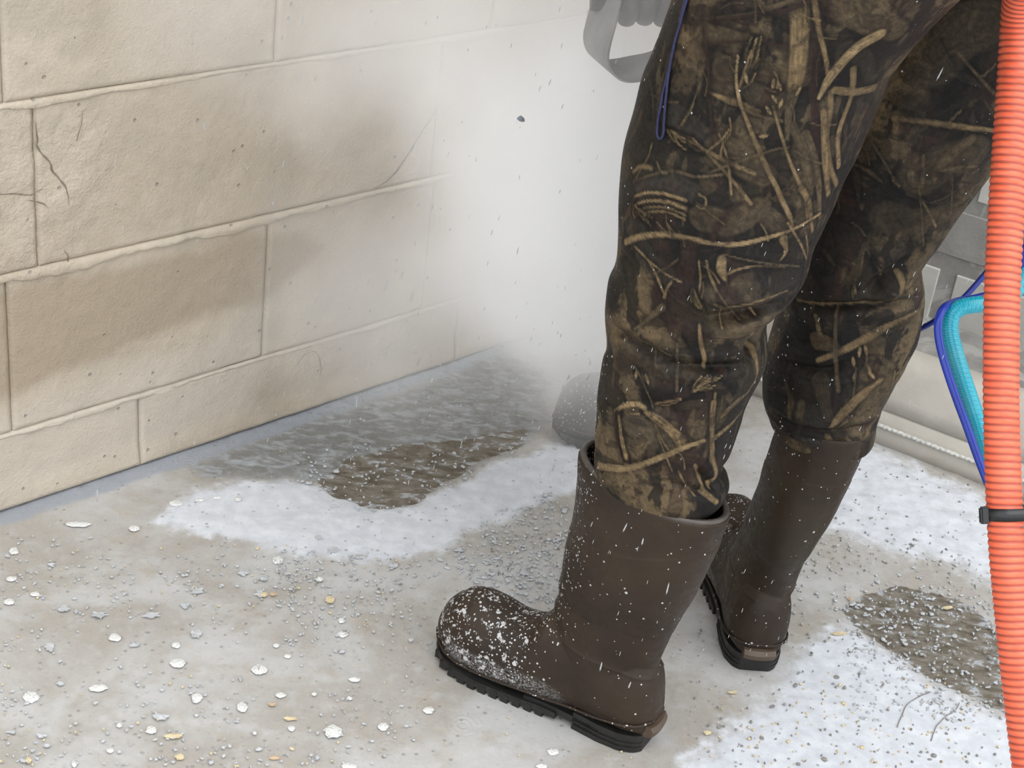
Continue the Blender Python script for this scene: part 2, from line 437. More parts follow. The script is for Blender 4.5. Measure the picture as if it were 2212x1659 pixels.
# ragged mortar lips along the bed joints
def lip(z0, s0, s1, w, proud, seed, fade):
    n = int((s1 - s0) / 0.0035); s = np.linspace(s0, s1, n)
    pz = np.stack([s, s * 0 + z0, s * 0], 1)
    rag = (0.45 + 0.55 * np.abs(fbm(pz, 7, seed, 5)) * 2.0) * w + 0.0022 * fbm(pz, 90, seed + 5, 4)
    k = fade(s)
    rag = rag * (0.25 + 0.75 * k); pr = proud * 0.65 * (0.4 + 0.6 * np.abs(fbm(pz, 20, seed + 9, 4)) * 2) * k + 0.0004
    prof = [(0.0015, -0.004), (0.0, pr * 0.35), (-rag * 0.5, pr * 0.8), (-rag * 0.92, pr), (-rag, pr * 0.75), (-rag * 0.96, -0.003)]
    G = np.zeros((n, len(prof), 3))
    for j, (dz, o_) in enumerate(prof):
        dz = np.broadcast_to(dz, s.shape); o_ = np.broadcast_to(o_, s.shape)
        G[:, j] = WO + WD * s[:, None] + WN * (o_ + 0.0008 * fbm(pz + j, 70, seed, 2))[:, None] + np.array([0, 0, 1.0]) * (z0 + dz)[:, None]
    o = loft('mortar_joint', G, closed=False, mat=WALLM, parent=wall)
    set_col(o.data, 'tone', np.concatenate([tone_at(G[:, j] @ WD - WO @ WD, G[:, j, 2]) for j in range(len(prof))], 0).reshape(len(prof), n, 3).transpose(1, 0, 2).reshape(-1, 3))
lip(0.621, -1.5, 1.28, 0.013, 0.004, 41, lambda s: 0.55 + 0.45 * np.sin(s * 9 + 1))
lip(0.377, -1.5, 1.28, 0.018, 0.007, 51, lambda s: np.where(s < 0.5, 1.0, 0.55))
lip(0.126, -1.5, 1.28, 0.014, 0.005, 61, lambda s: 0.5 + 0.4 * np.sin(s * 11))
for z0, sd in ((0.871, 71), (1.12, 75), (1.37, 79), (1.62, 83), (1.87, 87)):
    lip(z0, -1.5, 1.28, 0.016, 0.005, sd, lambda s: 0.6 + 0 * s)
def crack(px, w=0.0016):
    sz = np.array([wall_sz(*p) for p in px]); c = catmull(sz, 60)
    pz = np.stack([c[:, 0], c[:, 1], 0 * c[:, 0]], 1)
    c = c + 0.0025 * np.stack([fbm(pz, 60, 91, 3), fbm(pz, 60, 92, 3)], 1)
    T = np.gradient(c, axis=0); T /= np.linalg.norm(T, axis=1)[:, None]; Nn = np.stack([-T[:, 1], T[:, 0]], 1)
    ww = w * (0.35 + 0.65 * np.abs(fbm(pz, 50, 93, 2)) * 2) * np.sin(np.linspace(0.25, math.pi - 0.25, 60))
    G = np.zeros((60, 3, 3))
    for j, k in enumerate((-1, 0, 1)):
        cc = c + Nn * (ww * k)[:, None]
        ou = relief(cc[:, 0], cc[:, 1]) + 0.0009
        G[:, j] = WO + WD * cc[:, 0:1] + np.array([0, 0, 1.0]) * cc[:, 1:2] + WN * ou[:, None]
    loft('crack', G, closed=False, mat=CRACKM, parent=wall)
crack([(77,262),(80,300),(82,322),(105,348),(120,375),(137,400),(144,420),(148,442)], 0.0019)
crack([(-20,420),(30,419),(70,422),(80,416),(92,408)], 0.0013)
crack([(62,434),(85,438),(104,449)], 0.0013)
crack([(178,240),(176,262),(170,290),(165,306)], 0.0011)
crack([(140,540),(146,556),(143,585)], 0.0018)
crack([(975,180),(958,212),(930,255),(900,300),(872,345),(848,378),(822,400),(805,408)], 0.0024)
crack([(640,790),(655,770),(680,760),(692,790),(690,815)], 0.001)

# ================================================================== KERB, BACK WALL
A0 = floor_pt(1889, 955); A1 = floor_pt(2130, 1049)
KD = unit(A1 - A0); KN = np.array([KD[1], -KD[0], 0]); 
if KN @ (CAM - A0) < 0: KN = -KN                        # towards the room
kz0 = -1.05; kz1 = 1.6
KERB = plain('painted kerb', lin(176, 170, 160), 0.55, 0.07, 14, 0.35, 0.002)
prof = [(0.0, -0.01), (0.0, 0.030), (-0.004, 0.034), (-0.012, 0.036), (-0.014, 0.056), (-0.020, 0.057), (-0.020, 0.060), (-0.015, 0.061), (-0.022, 0.085), (-0.030, 0.110), (-0.040, 0.132), (-0.052, 0.146), (-0.068, 0.152), (-0.094, 0.154), (-0.104, 0.148), (-0.108, 0.13), (-0.108, -0.01)]
n = 160; ss = np.linspace(kz0, kz1, n)
G = np.zeros((n, len(prof), 3))
for j, (o_, z_) in enumerate(prof):
    G[:, j] = A0 + KD * ss[:, None] + KN * o_ + np.array([0, 0, z_])
    G[:, j] += KN * (0.0012 * fbm(G[:, j], 30, 101))[:, None]
# keep it clear of the left wall
cut = [(p - WO) @ WN for p in (A0 + KD * ss[:, None])]
keep = np.array(cut) > 0.005
G = G[keep]
kerb = loft('trim_1', G, closed=True, cap0=True, cap1=True, mat=KERB)
tag(kerb, 'low pale beige kerb with rounded top behind the hoses', 'kerb', kind='structure')
ssb = ss[keep]
bead = np.array([A0 + KD * s + KN * (0.001 + 0.001 * math.sin(s * 700)) + np.array([0, 0, 0.036 + 0.0006 * math.sin(s * 500)]) for s in np.linspace(ssb[0], ssb[-1], 900)])
loft('caulk_bead', tube_grid(bead, 0.0035, 6), mat=plain('white caulk', lin(192, 190, 184), 0.5), parent=kerb)

BO = A0 - KN * 0.60                                      # back wall plane
WB = plain('white painted back blocks', lin(190, 188, 182), 0.6, 0.05, 18, 0.4, 0.002)
t = NT('grey back mortar'); nn = t.noise(14, 6, 0.7); ns = t.noise(7, 5, 0.6, dist=1.5)
MB_ = t.set(t.mix(t.mr(ns, 0.52, 0.6, 0, 0.7), t.mix(t.mr(nn, 0.35, 0.65), lin(132, 130, 126), lin(152, 150, 146)), lin(176, 175, 171)), 0.6, t.bump(nn, 0.5, 0.003))
GB_ = plain('grey scoured back block', lin(143, 141, 137), 0.6, 0.09, 12, 0.5, 0.003)
bm = bmesh.new(); box_bm(bm, BO + KD * 0.3 + np.array([0, 0, 0.9]) - KN * 0.03, (KD, KN, (0, 0, 1)), 1.6, 0.03, 1.1)
wb = bm_obj('wall_back', bm, MB_)
tag(wb, 'pale grey block wall with wide grey joints beyond the kerb', 'wall', kind='structure')
def back_sz(u, v):
    p = plane_pt(u, v, BO, KN); return float((p - BO) @ KD), float(p[2])
sc_, zc_ = back_sz(2040, 625); s1_, zt_ = back_sz(2050, 566); _, zu_ = back_sz(2085, 448)
jw = 0.030
rowsb = [(-0.3, zt_ - 0.02, 0), (zt_ + 0.015, zu_ - 0.01, 1), (zu_ + 0.02, zu_ + 0.20, 0), (zu_ + 0.22, zu_ + 0.40, 0)]
for ri, (za, zb, kind_) in enumerate(rowsb):
    offs = 0 if ri % 2 == 0 else 0.14
    for k in range(-4, 4):
        sa = sc_ + 0.018 + k * 0.30 + offs; sb = sa + 0.30 - 0.036
        if ((BO + KD * sa) - WO) @ WN < 0.02: continue
        bm = bmesh.new()
        box_bm(bm, BO + KD * (sa + sb) / 2 + np.array([0, 0, (za + zb) / 2]) + KN * 0.001, (KD, KN, (0, 0, 1)), (sb - sa) / 2, 0.004, (zb - za) / 2)
        bmesh.ops.bevel(bm, geom=bm.edges[:], offset=0.002, segments=1, affect='EDGES')
        bm_obj('block', bm, GB_ if kind_ else WB, wb)
bm = bmesh.new()
box_bm(bm, A0 + KD * 0.3 - KN * 0.36 + np.array([0, 0, -0.02]), (KD, KN, (0, 0, 1)), 1.6, 0.25, 0.02)
gr = bm_obj('trim_2', bm, MB_); tag(gr, 'strip of grey concrete ground between the kerb and the pale back wall', 'ground', kind='structure')

# ================================================================== MATERIALS OF THE PERSON
def splat(t, dens, scale, lo=0.10, hi=0.28):
    """white specks: 1 inside a speck; dens 0..1"""
    vd = t.voro(scale, vec=None); vp = t.voro(scale, out='Position')
    wn = t.n.new('ShaderNodeTexWhiteNoise'); t.L(vp, wn.inputs['Vector'])
    on = t.math('LESS_THAN', wn.outputs[0], dens)
    wn2 = t.n.new('ShaderNodeTexWhiteNoise'); t.L(t.map((1.7, 1.7, 1.7), vec=vp), wn2.inputs['Vector'])
    rad = t.mr(wn2.outputs[0], 0, 1, lo, hi, False)
    return t.math('MULTIPLY', t.math('LESS_THAN', vd, rad), on)
t = NT('brown wet rubber')
sp = t.sep(t.attr('splat'))
nb = t.noise(9, 5); nf = t.noise(120, 4); warp = t.noise(60, 4, 0.7)
base = t.mix(t.mr(nb, 0.35, 0.65), lin(42, 32, 24), lin(54, 43, 32))
base = t.mix(t.mr(t.noise(4, 3), 0.5, 0.7, 0, 0.5), base, lin(50, 45, 36))
s1 = t.math('MAXIMUM', splat(t, t.math('MULTIPLY', sp[0], 0.8), 330, 0.12, 0.48), splat(t, t.math('MULTIPLY', sp[0], 0.5), 190, 0.10, 0.38))
s2 = splat(t, t.math('MULTIPLY', t.math('SUBTRACT', sp[0], 0.25), 0.22), 105, 0.2, 0.5)
s3 = splat(t, 0.035, 220, 0.06, 0.24)
# curdled film of slurry low on the forefoot
film = t.math('MULTIPLY', t.mr(t.math('ABSOLUTE', t.math('SUBTRACT', t.noise(210, 3, 0.6, dist=1.0), 0.5)), 0.015, 0.05, 1, 0), t.mr(sp[1], 0.3, 0.8))
blot = t.mr(t.math('ADD', t.noise(70, 5, 0.7), t.math('MULTIPLY', sp[2], 0.25)), 0.825, 0.86)
al = t.math('MAXIMUM', t.math('MAXIMUM', s1, s2), t.math('MAXIMUM', s3, t.math('MULTIPLY', film, 0.55)))
al = t.math('MAXIMUM', al, blot)
base = t.mix(t.math('MULTIPLY', al, 0.85), base, lin(196, 196, 196))
RUB = t.set(base, t.mr(nf, 0.3, 0.7, 0.42, 0.6), t.bump(t.math('ADD', t.math('MULTIPLY', al, 0.6), t.math('MULTIPLY', nf, 0.25)), 0.5, 0.0008), 0.28)
SOLE = plain('black lugged rubber', lin(26, 25, 24), 0.5, 0.25, 70, 0.4, 0.001)
WELT = plain('brown welt rubber', lin(78, 64, 51), 0.45, 0.15, 60, 0.3)

t = NT('wetland camouflage neoprene')
cc = t.attr('camo'); sp = t.sep(t.attr('splat'))
nf = t.noise(160, 6, 0.7); nm = t.noise(42, 6, 0.65, dist=0.8); nl = t.noise(260, 4, 0.7)
base = t.mix(0.75, cc, t.mix(1.0, cc, t.mix(t.mr(nf, 0.35, 0.65), (0.45, 0.45, 0.45, 1), (1.0, 1.0, 1.0, 1)), 'MULTIPLY'))
base = t.mix(t.mr(nm, 0.56, 0.60, 0, 0.5), base, lin(34, 29, 24))
s1 = splat(t, t.math('MULTIPLY', sp[0], 0.4), 240, 0.10, 0.36)
s3 = splat(t, 0.03, 170, 0.06, 0.22)
al = t.math('MAXIMUM', s1, s3)
base = t.mix(t.math('MULTIPLY', al, 0.8), base, lin(190, 190, 190))
CAMO = t.set(base, t.mr(nl, 0.3, 0.7, 0.55, 0.72), t.bump(t.math('ADD', t.math('MULTIPLY', nl, 0.4), t.math('MULTIPLY', al, 0.8)), 0.35, 0.0007), 0.22)

# ================================================================== BOOT BUILDER
def superring(c, ax, ay, az_lo, az_hi, e=2.4, n=72):
    ph = np.linspace(0, 2*np.pi, n, endpoint=False); cs, sn = np.cos(ph), np.sin(ph)
    return cs, sn
def half_width(x):
    return (_hw(x - 0.004) + _hw(x) * 2 + _hw(x + 0.004)) / 4
def _hw(x):                                       # outline of the foot
    xs = [-0.012, -0.008, 0.0, 0.02, 0.05, 0.10, 0.14, 0.19, 0.23, 0.26, 0.285, 0.302, 0.312, 0.318]
    ws = [0.012, 0.022, 0.034, 0.043, 0.045, 0.042, 0.043, 0.050, 0.053, 0.051, 0.043, 0.030, 0.017, 0.006]
    return np.interp(x, xs, ws)
def top_z(x):
    xs = [-0.012, -0.008, 0.0, 0.02, 0.08, 0.12, 0.15, 0.165, 0.185, 0.21, 0.235, 0.26, 0.28, 0.297, 0.308, 0.318]
    zs = [0.080, 0.105, 0.12, 0.14, 0.15, 0.155, 0.142, 0.122, 0.111, 0.109, 0.113, 0.115, 0.110, 0.096, 0.080, 0.052]
    return np.interp(x, xs, zs)
def make_boot(parent, O, D, lean=(0, 0), shaft=None, label=None, splat_on=1.0, ru=0.0):
    O = np.array([O[0], O[1], 0]); D = unit([D[0], D[1], 0]); Nn = np.array([-D[1], D[0], 0]); Zz = np.array([0, 0, 1.0])
    W = lambda x, y, z: O + D * x + Nn * y + Zz * z
    bm = bmesh.new()
    # foot: vertical cross-sections
    st_ = np.concatenate([np.linspace(-0.012, 0.02, 9), np.linspace(0.03, 0.27, 25), np.linspace(0.275, 0.318, 14)])
    n = 40; ph = np.linspace(0, 2*np.pi, n, endpoint=False)
    prev = None
    for x in st_:
        w = float(half_width(x)); zt = float(top_z(x)); zb = float(np.interp(x, [0, 0.085, 0.13, 0.32], [0.021, 0.021, 0.011, 0.012])) + 0.010 * max(0, (x - 0.25) / 0.07) ** 2
        zc = zb + (zt - zb) * 0.42
        ring = []
        for a in ph:
            c, s = math.cos(a), math.sin(a)
            y = w * (abs(c) ** 0.80) * (1 if c > 0 else -1)
            z_ = zc + ((zt - zc) * (abs(s) ** 0.9) if s > 0 else -(zc - zb) * (abs(s) ** 0.55))
            ring.append(bm.verts.new(W(x, y * (1 - 0.10 * max(0, s)), z_)))
        if prev:
            for i in range(n): bm.faces.new((prev[i], prev[(i+1) % n], ring[(i+1) % n], ring[i]))
        else: bm.faces.new(ring[::-1])
        prev = ring
    bm.faces.new(prev)
    # shaft: rings (xf front, xb back, z front, z back, half depth)
    S = shaft or [(0.135, 0.006, 0.07, 0.07, 0.040), (0.150, 0.004, 0.125, 0.115, 0.043), (0.150, -0.004, 0.165, 0.160, 0.045), (0.148, -0.014, 0.20, 0.20, 0.049),
                  (0.148, -0.026, 0.25, 0.24, 0.054), (0.148, -0.038, 0.30, 0.30, 0.058), (0.149, -0.043, 0.345, 0.335, 0.060), (0.151, -0.047, 0.388, 0.364, 0.061)]
    n = 64; ph = np.linspace(0, 2*np.pi, n, endpoint=False)
    Sd = catmull(np.array(S), 36)
    T0 = Sd[-1]
    inner = [(T0[0] - 0.004, T0[1] + 0.004, T0[2] + 0.0015, T0[3] + 0.0015, T0[4] - 0.004), (T0[0] - 0.007, T0[1] + 0.007, T0[2] - 0.004, T0[3] - 0.004, T0[4] - 0.007),
             (T0[0] - 0.012, T0[1] + 0.020, T0[2] - 0.05, T0[3] - 0.05, T0[4] - 0.014)]
    prev = None; rim_c = None
    for k, (xf, xb, zf, zb, hd) in enumerate(list(Sd) + inner):
        ring = []; t_ = max(0.0, (zf - 0.10) / 0.29)
        cx, rx = (xf + xb) / 2 + lean[0] * t_, (xf - xb) / 2
        wr = 0.0 if k >= len(Sd) else 0.0018 * math.sin(zf * 170) * max(0, 1 - abs(zf - 0.16) / 0.07)
        for a in ph:
            c, s = math.cos(a), math.sin(a)
            r1 = 1 + 0.012 * math.sin(3 * a + zf * 30) + wr / 0.05 * (0.5 + 0.5 * math.cos(a))
            ring.append(bm.verts.new(W(cx + rx * c * r1, hd * s * r1 + lean[1] * t_, (zf + zb) / 2 + (zf - zb) / 2 * c)))
        if prev:
            for i in range(n): bm.faces.new((prev[i], prev[(i+1) % n], ring[(i+1) % n], ring[i]))
        else: bm.faces.new(ring[::-1])
        prev = ring
    bm.faces.new(prev)
    ub = bm_obj('boot', bm, RUB, parent, True)
    md = ub.modifiers.new('r', 'REMESH'); md.mode = 'VOXEL'; md.voxel_size = 0.0017
    sm = ub.modifiers.new('s', 'SMOOTH'); sm.factor = 0.6; sm.iterations = 9
    bake_modifiers(ub)
    if not ub.data.materials: ub.data.materials.append(RUB)
    me = ub.data; V = verts_np(me)
    lx = (V - O) @ D; ly = (V - O) @ Nn; lz = V[:, 2]
    # overlay ridges: ankle reinforcement edge and heel counter
    d1 = np.exp(-((lz - (0.118 + 0.10 * (lx - 0.05))) / 0.0022) ** 2) * (lx > 0.0) * (lx < 0.12)
    dirn = V - (O + D * 0.07 + Nn * 0)
    nrm = dirn.copy(); nrm[:, 2] = 0; nrm /= np.linalg.norm(nrm, axis=1)[:, None] + 1e-9
    wr = 0.0022 * fbm(V, 16, 201) * smooth(lz, 0.02, 0.06)
    wr += 0.0018 * np.sin(lx * 190 + 30 * lz) * np.exp(-((lx - 0.175) / 0.03) ** 2) * smooth(lz, 0.06, 0.10)
    seamz = 0.325 - 0.25 * (lx + 0.05)
    wr += 0.0007 * (lz < seamz) * (lz > 0.18)
    V2 = V + nrm * (wr + 0.0012 * d1)[:, None]
    me.vertices.foreach_set('co', V2.astype(np.float32).ravel())
    front = smooth(lx, 0.09, 0.15)
    toe = smooth(lx, 0.13, 0.19) * (1 - smooth(lz, 0.14, 0.17))
    dens = np.clip(splat_on * (0.75 * toe + 0.75 * front * smooth(lz, 0.1, 0.15) + 0.035) * (0.6 + 0.7 * fbm(V, 20, 205)), 0, 1)
    film = splat_on * smooth(lx, 0.06, 0.15) * (1 - smooth(lz, 0.035, 0.075)) * (1 - smooth(lx, 0.27, 0.30))
    set_col(me, 'splat', np.stack([dens, film, toe * splat_on], 1))
    me.update()
    # sole: forefoot plate with lugs and heel block
    def slab(x0, x1, z0, z1, grow, nn=40):
        xs = x0 + (x1 - x0) * (0.5 - 0.5 * np.cos(np.linspace(0, np.pi, nn)))
        out = [(x, half_width(x) + grow) for x in xs] + [(x, -half_width(x) - grow) for x in xs[::-1]]
        a = [bs.verts.new(W(x, y, z0(x) if callable(z0) else z0)) for x, y in out]
        b = [bs.verts.new(W(x, y, z1(x) if callable(z1) else z1)) for x, y in out]
        L_ = len(a)
        for i in range(L_): bs.faces.new((a[i], a[(i+1) % L_], b[(i+1) % L_], b[i]))
        bs.faces.new(a[::-1]); bs.faces.new(b)
    spring = lambda x: 0.010 * max(0, (x - 0.25) / 0.07) ** 2
    bs = bmesh.new()
    slab(-0.006, 0.088, 0.0, 0.027, -0.004, 90)
    slab(-0.0055, 0.086, 0.006, 0.0085, -0.0025, 90)
    slab(-0.0055, 0.086, 0.013, 0.0155, -0.0025, 90)
    slab(0.112, 0.312, lambda x: 0.005 + spring(x), lambda x: 0.0145 + spring(x), -0.0005)
    slab(0.05, 0.16, 0.010, 0.020, -0.004)
    for k in range(11):
        x = 0.135 + k * 0.0165; w = half_width(x)
        for sg in (-1, 1):
            ax = (D, Nn, Zz)
            hx = 0.0055 if k < 10 else 0.004
            box_bm(bs, W(x, sg * (w - 0.0085), 0.0055 + spring(x)), ax, hx, 0.0085, 0.0060)
        box_bm(bs, W(x, 0, 0.005 + spring(x)), (D, Nn, Zz), 0.0055, w * 0.45, 0.005)
    sole = bm_obj('sole', bs, SOLE, ub, False); sole['label'] = 'black lugged sole and heel block'
    # welt ridge right around the foot
    xs = -0.011 + 0.326 * (0.5 - 0.5 * np.cos(np.linspace(0, np.pi, 90)))
    zz_ = lambda x: float(np.interp(x, [-0.01, 0.03, 0.13, 0.32], [0.048, 0.044, 0.031, 0.029])) + spring(x) * 0.9
    pts = [W(x, (half_width(x) + 0.0012) * 1.0, zz_(x)) for x in xs] + [W(x, -(half_width(x) + 0.0012), zz_(x)) for x in xs[::-1][1:-1]]
    pts = np.array(pts + [pts[0]])
    loft('welt_ridge', tube_grid(pts, 0.0018, 8), mat=RUB, parent=ub)
    set_col(COL.objects[-1].data, 'splat', np.tile([0.25, 0, 0, 1.0], (len(COL.objects[-1].data.vertices), 1)))
    # kick-off rib at the heel
    bt = bmesh.new()
    for k in range(9):
        pass
    an = np.linspace(-0.75, 0.75, 9); prevv = None
    for a in an:
        # follow the heel curve
        y = 0.036 * math.sin(a) / math.sin(0.75) * 0.62
        x = -0.0105 + 0.016 * (1 - math.cos(a)) 
        sec = [bt.verts.new(W(x + dx, y, z_)) for dx, z_ in ((0.006, 0.024), (-0.009, 0.028), (-0.011, 0.036), (-0.007, 0.042), (0.006, 0.043))]
        if prevv:
            for i in range(5): bt.faces.new((prevv[i], prevv[(i+1) % 5], sec[(i+1) % 5], sec[i]))
        else: bt.faces.new(sec[::-1])
        prevv = sec
    bt.faces.new(prevv)
    tb = bm_obj('heel_tab', bt, WELT, ub, False); tb['label'] = 'lighter brown kick-off rib on the heel'
    return ub, W

# ================================================================== WADER LEG BUILDER
class Leg:
    def __init__(s, pairs, O, N, rb, nr=420, nf=300, nb=70):
        """pairs: (Lx,Ly,Rx,Ry,b) silhouette pairs in the vertical plane through O with normal N"""
        pr = catmull(np.array(pairs, float)[:, :5], nr)
        s.pr = pr; s.nr = nr
        Lp = np.array([plane_pt(a, b, O, N) for a, b in pr[:, 0:2]]); Rp = np.array([plane_pt(a, b, O, N) for a, b in pr[:, 2:4]])
        C = (Lp + Rp) / 2; A = (Lp - Rp) / 2
        k = np.ones(9) / 9
        T = np.gradient(C, axis=0); T = np.stack([np.convolve(np.pad(T[:, i], 4, 'edge'), k, 'valid') for i in range(3)], 1)
        B = np.cross(T, A); B /= np.linalg.norm(B, axis=1)[:, None]
        sg = np.sign(((CAM - C) * B).sum(1)); B *= sg[:, None]
        s.C, s.A, s.B = C, A, B * pr[:, 4:5]
        ph = np.r_[np.linspace(0, np.pi, nf, endpoint=False), np.linspace(np.pi, 2*np.pi, nb, endpoint=False)]
        s.ph = ph; nc = len(ph); s.nc = nc
        cs = np.sign(np.cos(ph)) * np.abs(np.cos(ph)) ** 0.92; sn = np.sign(np.sin(ph)) * np.abs(np.sin(ph)) ** 0.92
        s.G = C[:, None] + A[:, None] * cs[None, :, None] + s.B[:, None] * sn[None, :, None]
        nn = A[:, None] * cs[None, :, None] / (np.linalg.norm(A, axis=1)[:, None, None] ** 2) + s.B[:, None] * sn[None, :, None] / (np.linalg.norm(s.B, axis=1)[:, None, None] ** 2)
        s.N = nn / np.linalg.norm(nn, axis=2)[..., None]
        s.G0 = s.G.copy()
        s.col = np.zeros((nr, nc, 3))
        s.flat = s.G0.reshape(-1, 3)
    def proj(s):
        nfr = int(np.sum(s.ph < np.pi)); s.is_ = np.arange(0, s.nr, 2); s.js_ = np.arange(0, nfr, 2)
        V = s.G0[np.ix_(s.is_, s.js_)]; q_ = (V - CAM) @ R
        fr = (s.N[np.ix_(s.is_, s.js_)] * (CAM - V)).sum(2) > 0
        s.pu = np.where(fr, CX + F * q_[..., 0] / q_[..., 2], 1e6); s.pv = CY + F * q_[..., 1] / q_[..., 2]
    def loc(s, u, v):
        """photo point -> nearest facing surface point (3D) and its (row, column)"""
        if not hasattr(s, 'pu'): s.proj()
        k = int(np.argmin((s.pu - u) ** 2 + (s.pv - v) ** 2)); i, j = divmod(k, s.pu.shape[1])
        ii, jj = int(s.is_[i]), int(s.js_[j])
        i2 = min(max(i, 1), s.pu.shape[0] - 2); j2 = min(max(j, 1), s.pu.shape[1] - 2)
        a, b = (s.pu[i2+1, j] - s.pu[i2-1, j]) / 4, (s.pu[i, j2+1] - s.pu[i, j2-1]) / 4
        c, d = (s.pv[i2+1, j] - s.pv[i2-1, j]) / 4, (s.pv[i, j2+1] - s.pv[i, j2-1]) / 4
        det = a * d - b * c; P3 = s.G0[ii, jj]
        if abs(det) > 0.05 and max(abs(a), abs(b), abs(c), abs(d)) < 50:
            ru, rv = u - s.pu[i, j], v - s.pv[i, j]
            di = max(-1.5, min(1.5, (d * ru - b * rv) / det)); dj = max(-1.5, min(1.5, (a * rv - c * ru) / det))
            i3 = min(max(ii, 1), s.nr - 2); j3 = max(jj, 1)
            P3 = P3 + di * (s.G0[i3+1, jj] - s.G0[i3-1, jj]) / 2 + dj * (s.G0[ii, j3+1] - s.G0[ii, j3-1]) / 2
        return P3, ii, jj
    def curve3(s, px, n=24):
        c = catmull(np.array(px, float), n)
        L3 = [s.loc(*p) for p in c]
        return np.array([a[0] for a in L3]), min(a[1] for a in L3), max(a[1] for a in L3)
    def dist(s, c3, i0, i1, pad):
        r0 = max(0, i0 - pad); r1 = min(s.nr, i1 + pad)
        V = s.G0[r0:r1]; d = np.full(V.shape[:2], 1e9); tt = np.zeros(V.shape[:2])
        for k in range(len(c3) - 1):
            a = c3[k]; e = c3[k+1] - a; ee = e @ e
            if ee < 1e-12: continue
            w = V - a; t_ = np.clip((w @ e) / ee, 0, 1); dd = np.linalg.norm(w - t_[..., None] * e, axis=2)
            m_ = dd < d; d = np.where(m_, dd, d); tt = np.where(m_, (k + t_) / (len(c3) - 1), tt)
        return r0, r1, d, tt
    def stroke(s, px, w0, w1, col, streak=0.25, alpha=1.0, n=16, mid=None):
        """w0,w1 full widths in px at the ends"""
        c3, i0, i1 = s.curve3(px, n)
        pxm = depth_of(c3[0]) / F
        pad = int(max(w0, w1, mid or 0) * 0.9) + 6
        r0, r1, d, tt = s.dist(c3, i0, i1, pad)
        if mid is None: w = w0 + (w1 - w0) * tt
        else: w = np.where(tt < 0.5, w0 + (mid - w0) * np.sin(tt * np.pi), w1 + (mid - w1) * np.sin(tt * np.pi))
        hw = w * pxm / 2
        mk = (1 - smooth(d, hw * 0.75, hw * 1.0 + 0.0007)) * alpha
        Vv = s.G0[r0:r1].reshape(-1, 3)
        sh = 1 + streak * vnoise(np.stack([d.ravel() * 900, tt.ravel() * 14, 0 * tt.ravel()], 1), 1.0, int(px[0][0]) % 97).reshape(d.shape)
        sh = sh * (0.86 + 0.25 * vnoise(np.stack([d.ravel() * 400, tt.ravel() * 5, 0 * tt.ravel()], 1), 1.0, 3).reshape(d.shape))
        c = np.array(col[:3])[None, None, :] * sh[..., None]
        # dark printed shadow beside the stroke
        s.col[r0:r1] *= (1 - 0.45 * (np.exp(-((d - hw) / (0.004)) ** 2) * (d > hw) * alpha)[..., None])
        s.col[r0:r1] = s.col[r0:r1] * (1 - mk[..., None]) + c * mk[..., None]
    def crease(s, px, depth, width, ridge=0.4, n=20):
        c3, i0, i1 = s.curve3(px, n)
        r0, r1, d, tt = s.dist(c3, i0, i1, int(width / 0.0011) * 3 + 8)
        e = np.sin(np.clip(tt, 0.02, 0.98) * np.pi) ** 0.5
        f = -np.exp(-(d / width) ** 2) + ridge * np.exp(-((d - 2.2 * width) / (1.2 * width)) ** 2)
        s.G[r0:r1] += s.N[r0:r1] * (depth * f * e)[..., None]
    def bulge(s, u, v, amt, rad):
        c, i, j = s.loc(u, v)
        d = np.linalg.norm(s.G0 - c, axis=2)
        s.G += s.N * (amt * np.exp(-(d / rad) ** 2))[..., None]

C_ = dict(blk=lin(19, 17, 15), dk=lin(32, 28, 23), br=lin(62, 52, 39), mid=lin(88, 75, 56), tan=lin(119, 100, 72), lt=lin(141, 120, 88), red=lin(48, 33, 27), gr=lin(50, 45, 37), gry=lin(66, 62, 56))
def base_camo(leg, seed):
    V = leg.flat
    warp = 0.02 * np.stack([fbm(V, 14, seed + 1), fbm(V, 14, seed + 2), fbm(V, 14, seed + 3)], 1)
    fine = 0.10 * fbm(V * np.array([0.7, 0.7, 1.6]), 190, seed + 8, 3)
    a = fbm((V + warp) * np.array([1, 1, 0.6]), 16, seed + 4, 5) + fine; b = fbm((V + warp) * np.array([1, 1, 0.45]), 30, seed + 5, 5) + fine; c = fbm(V * np.array([1.4, 1.4, 0.35]), 60, seed + 6, 3)
    h_ = fbm((V + warp) * np.array([0.6, 0.6, 2.2]), 42, seed + 11, 4)
    e = fbm(V, 9, seed + 7, 3)
    col = np.tile(np.array(C_['dk'][:3]), (len(V), 1))
    def lay(m, k, al=1.0):
        nonlocal col
        m = (m * al)[:, None]; col = col * (1 - m) + np.array(C_[k][:3]) * m
    lay(smooth(a, -0.08, -0.04), 'br')
    lay(smooth(a + 0.25 * c, 0.04, 0.08), 'mid', 0.85)
    lay(smooth(a + 0.3 * c, 0.20, 0.25), 'tan', 0.35)
    lay(smooth(e, 0.12, 0.2), 'gr', 0.4)
    lay(smooth(b, 0.16, 0.19), 'blk', 0.85)
    lay(smooth(-b + 0.25 * c, 0.2, 0.25), 'red', 0.8)
    lay(smooth(c, 0.30, 0.40), 'mid', 0.5)
    lay(smooth(h_, 0.20, 0.24), 'blk', 0.6)
    leg.col = col.reshape(leg.nr, leg.nc, 3)
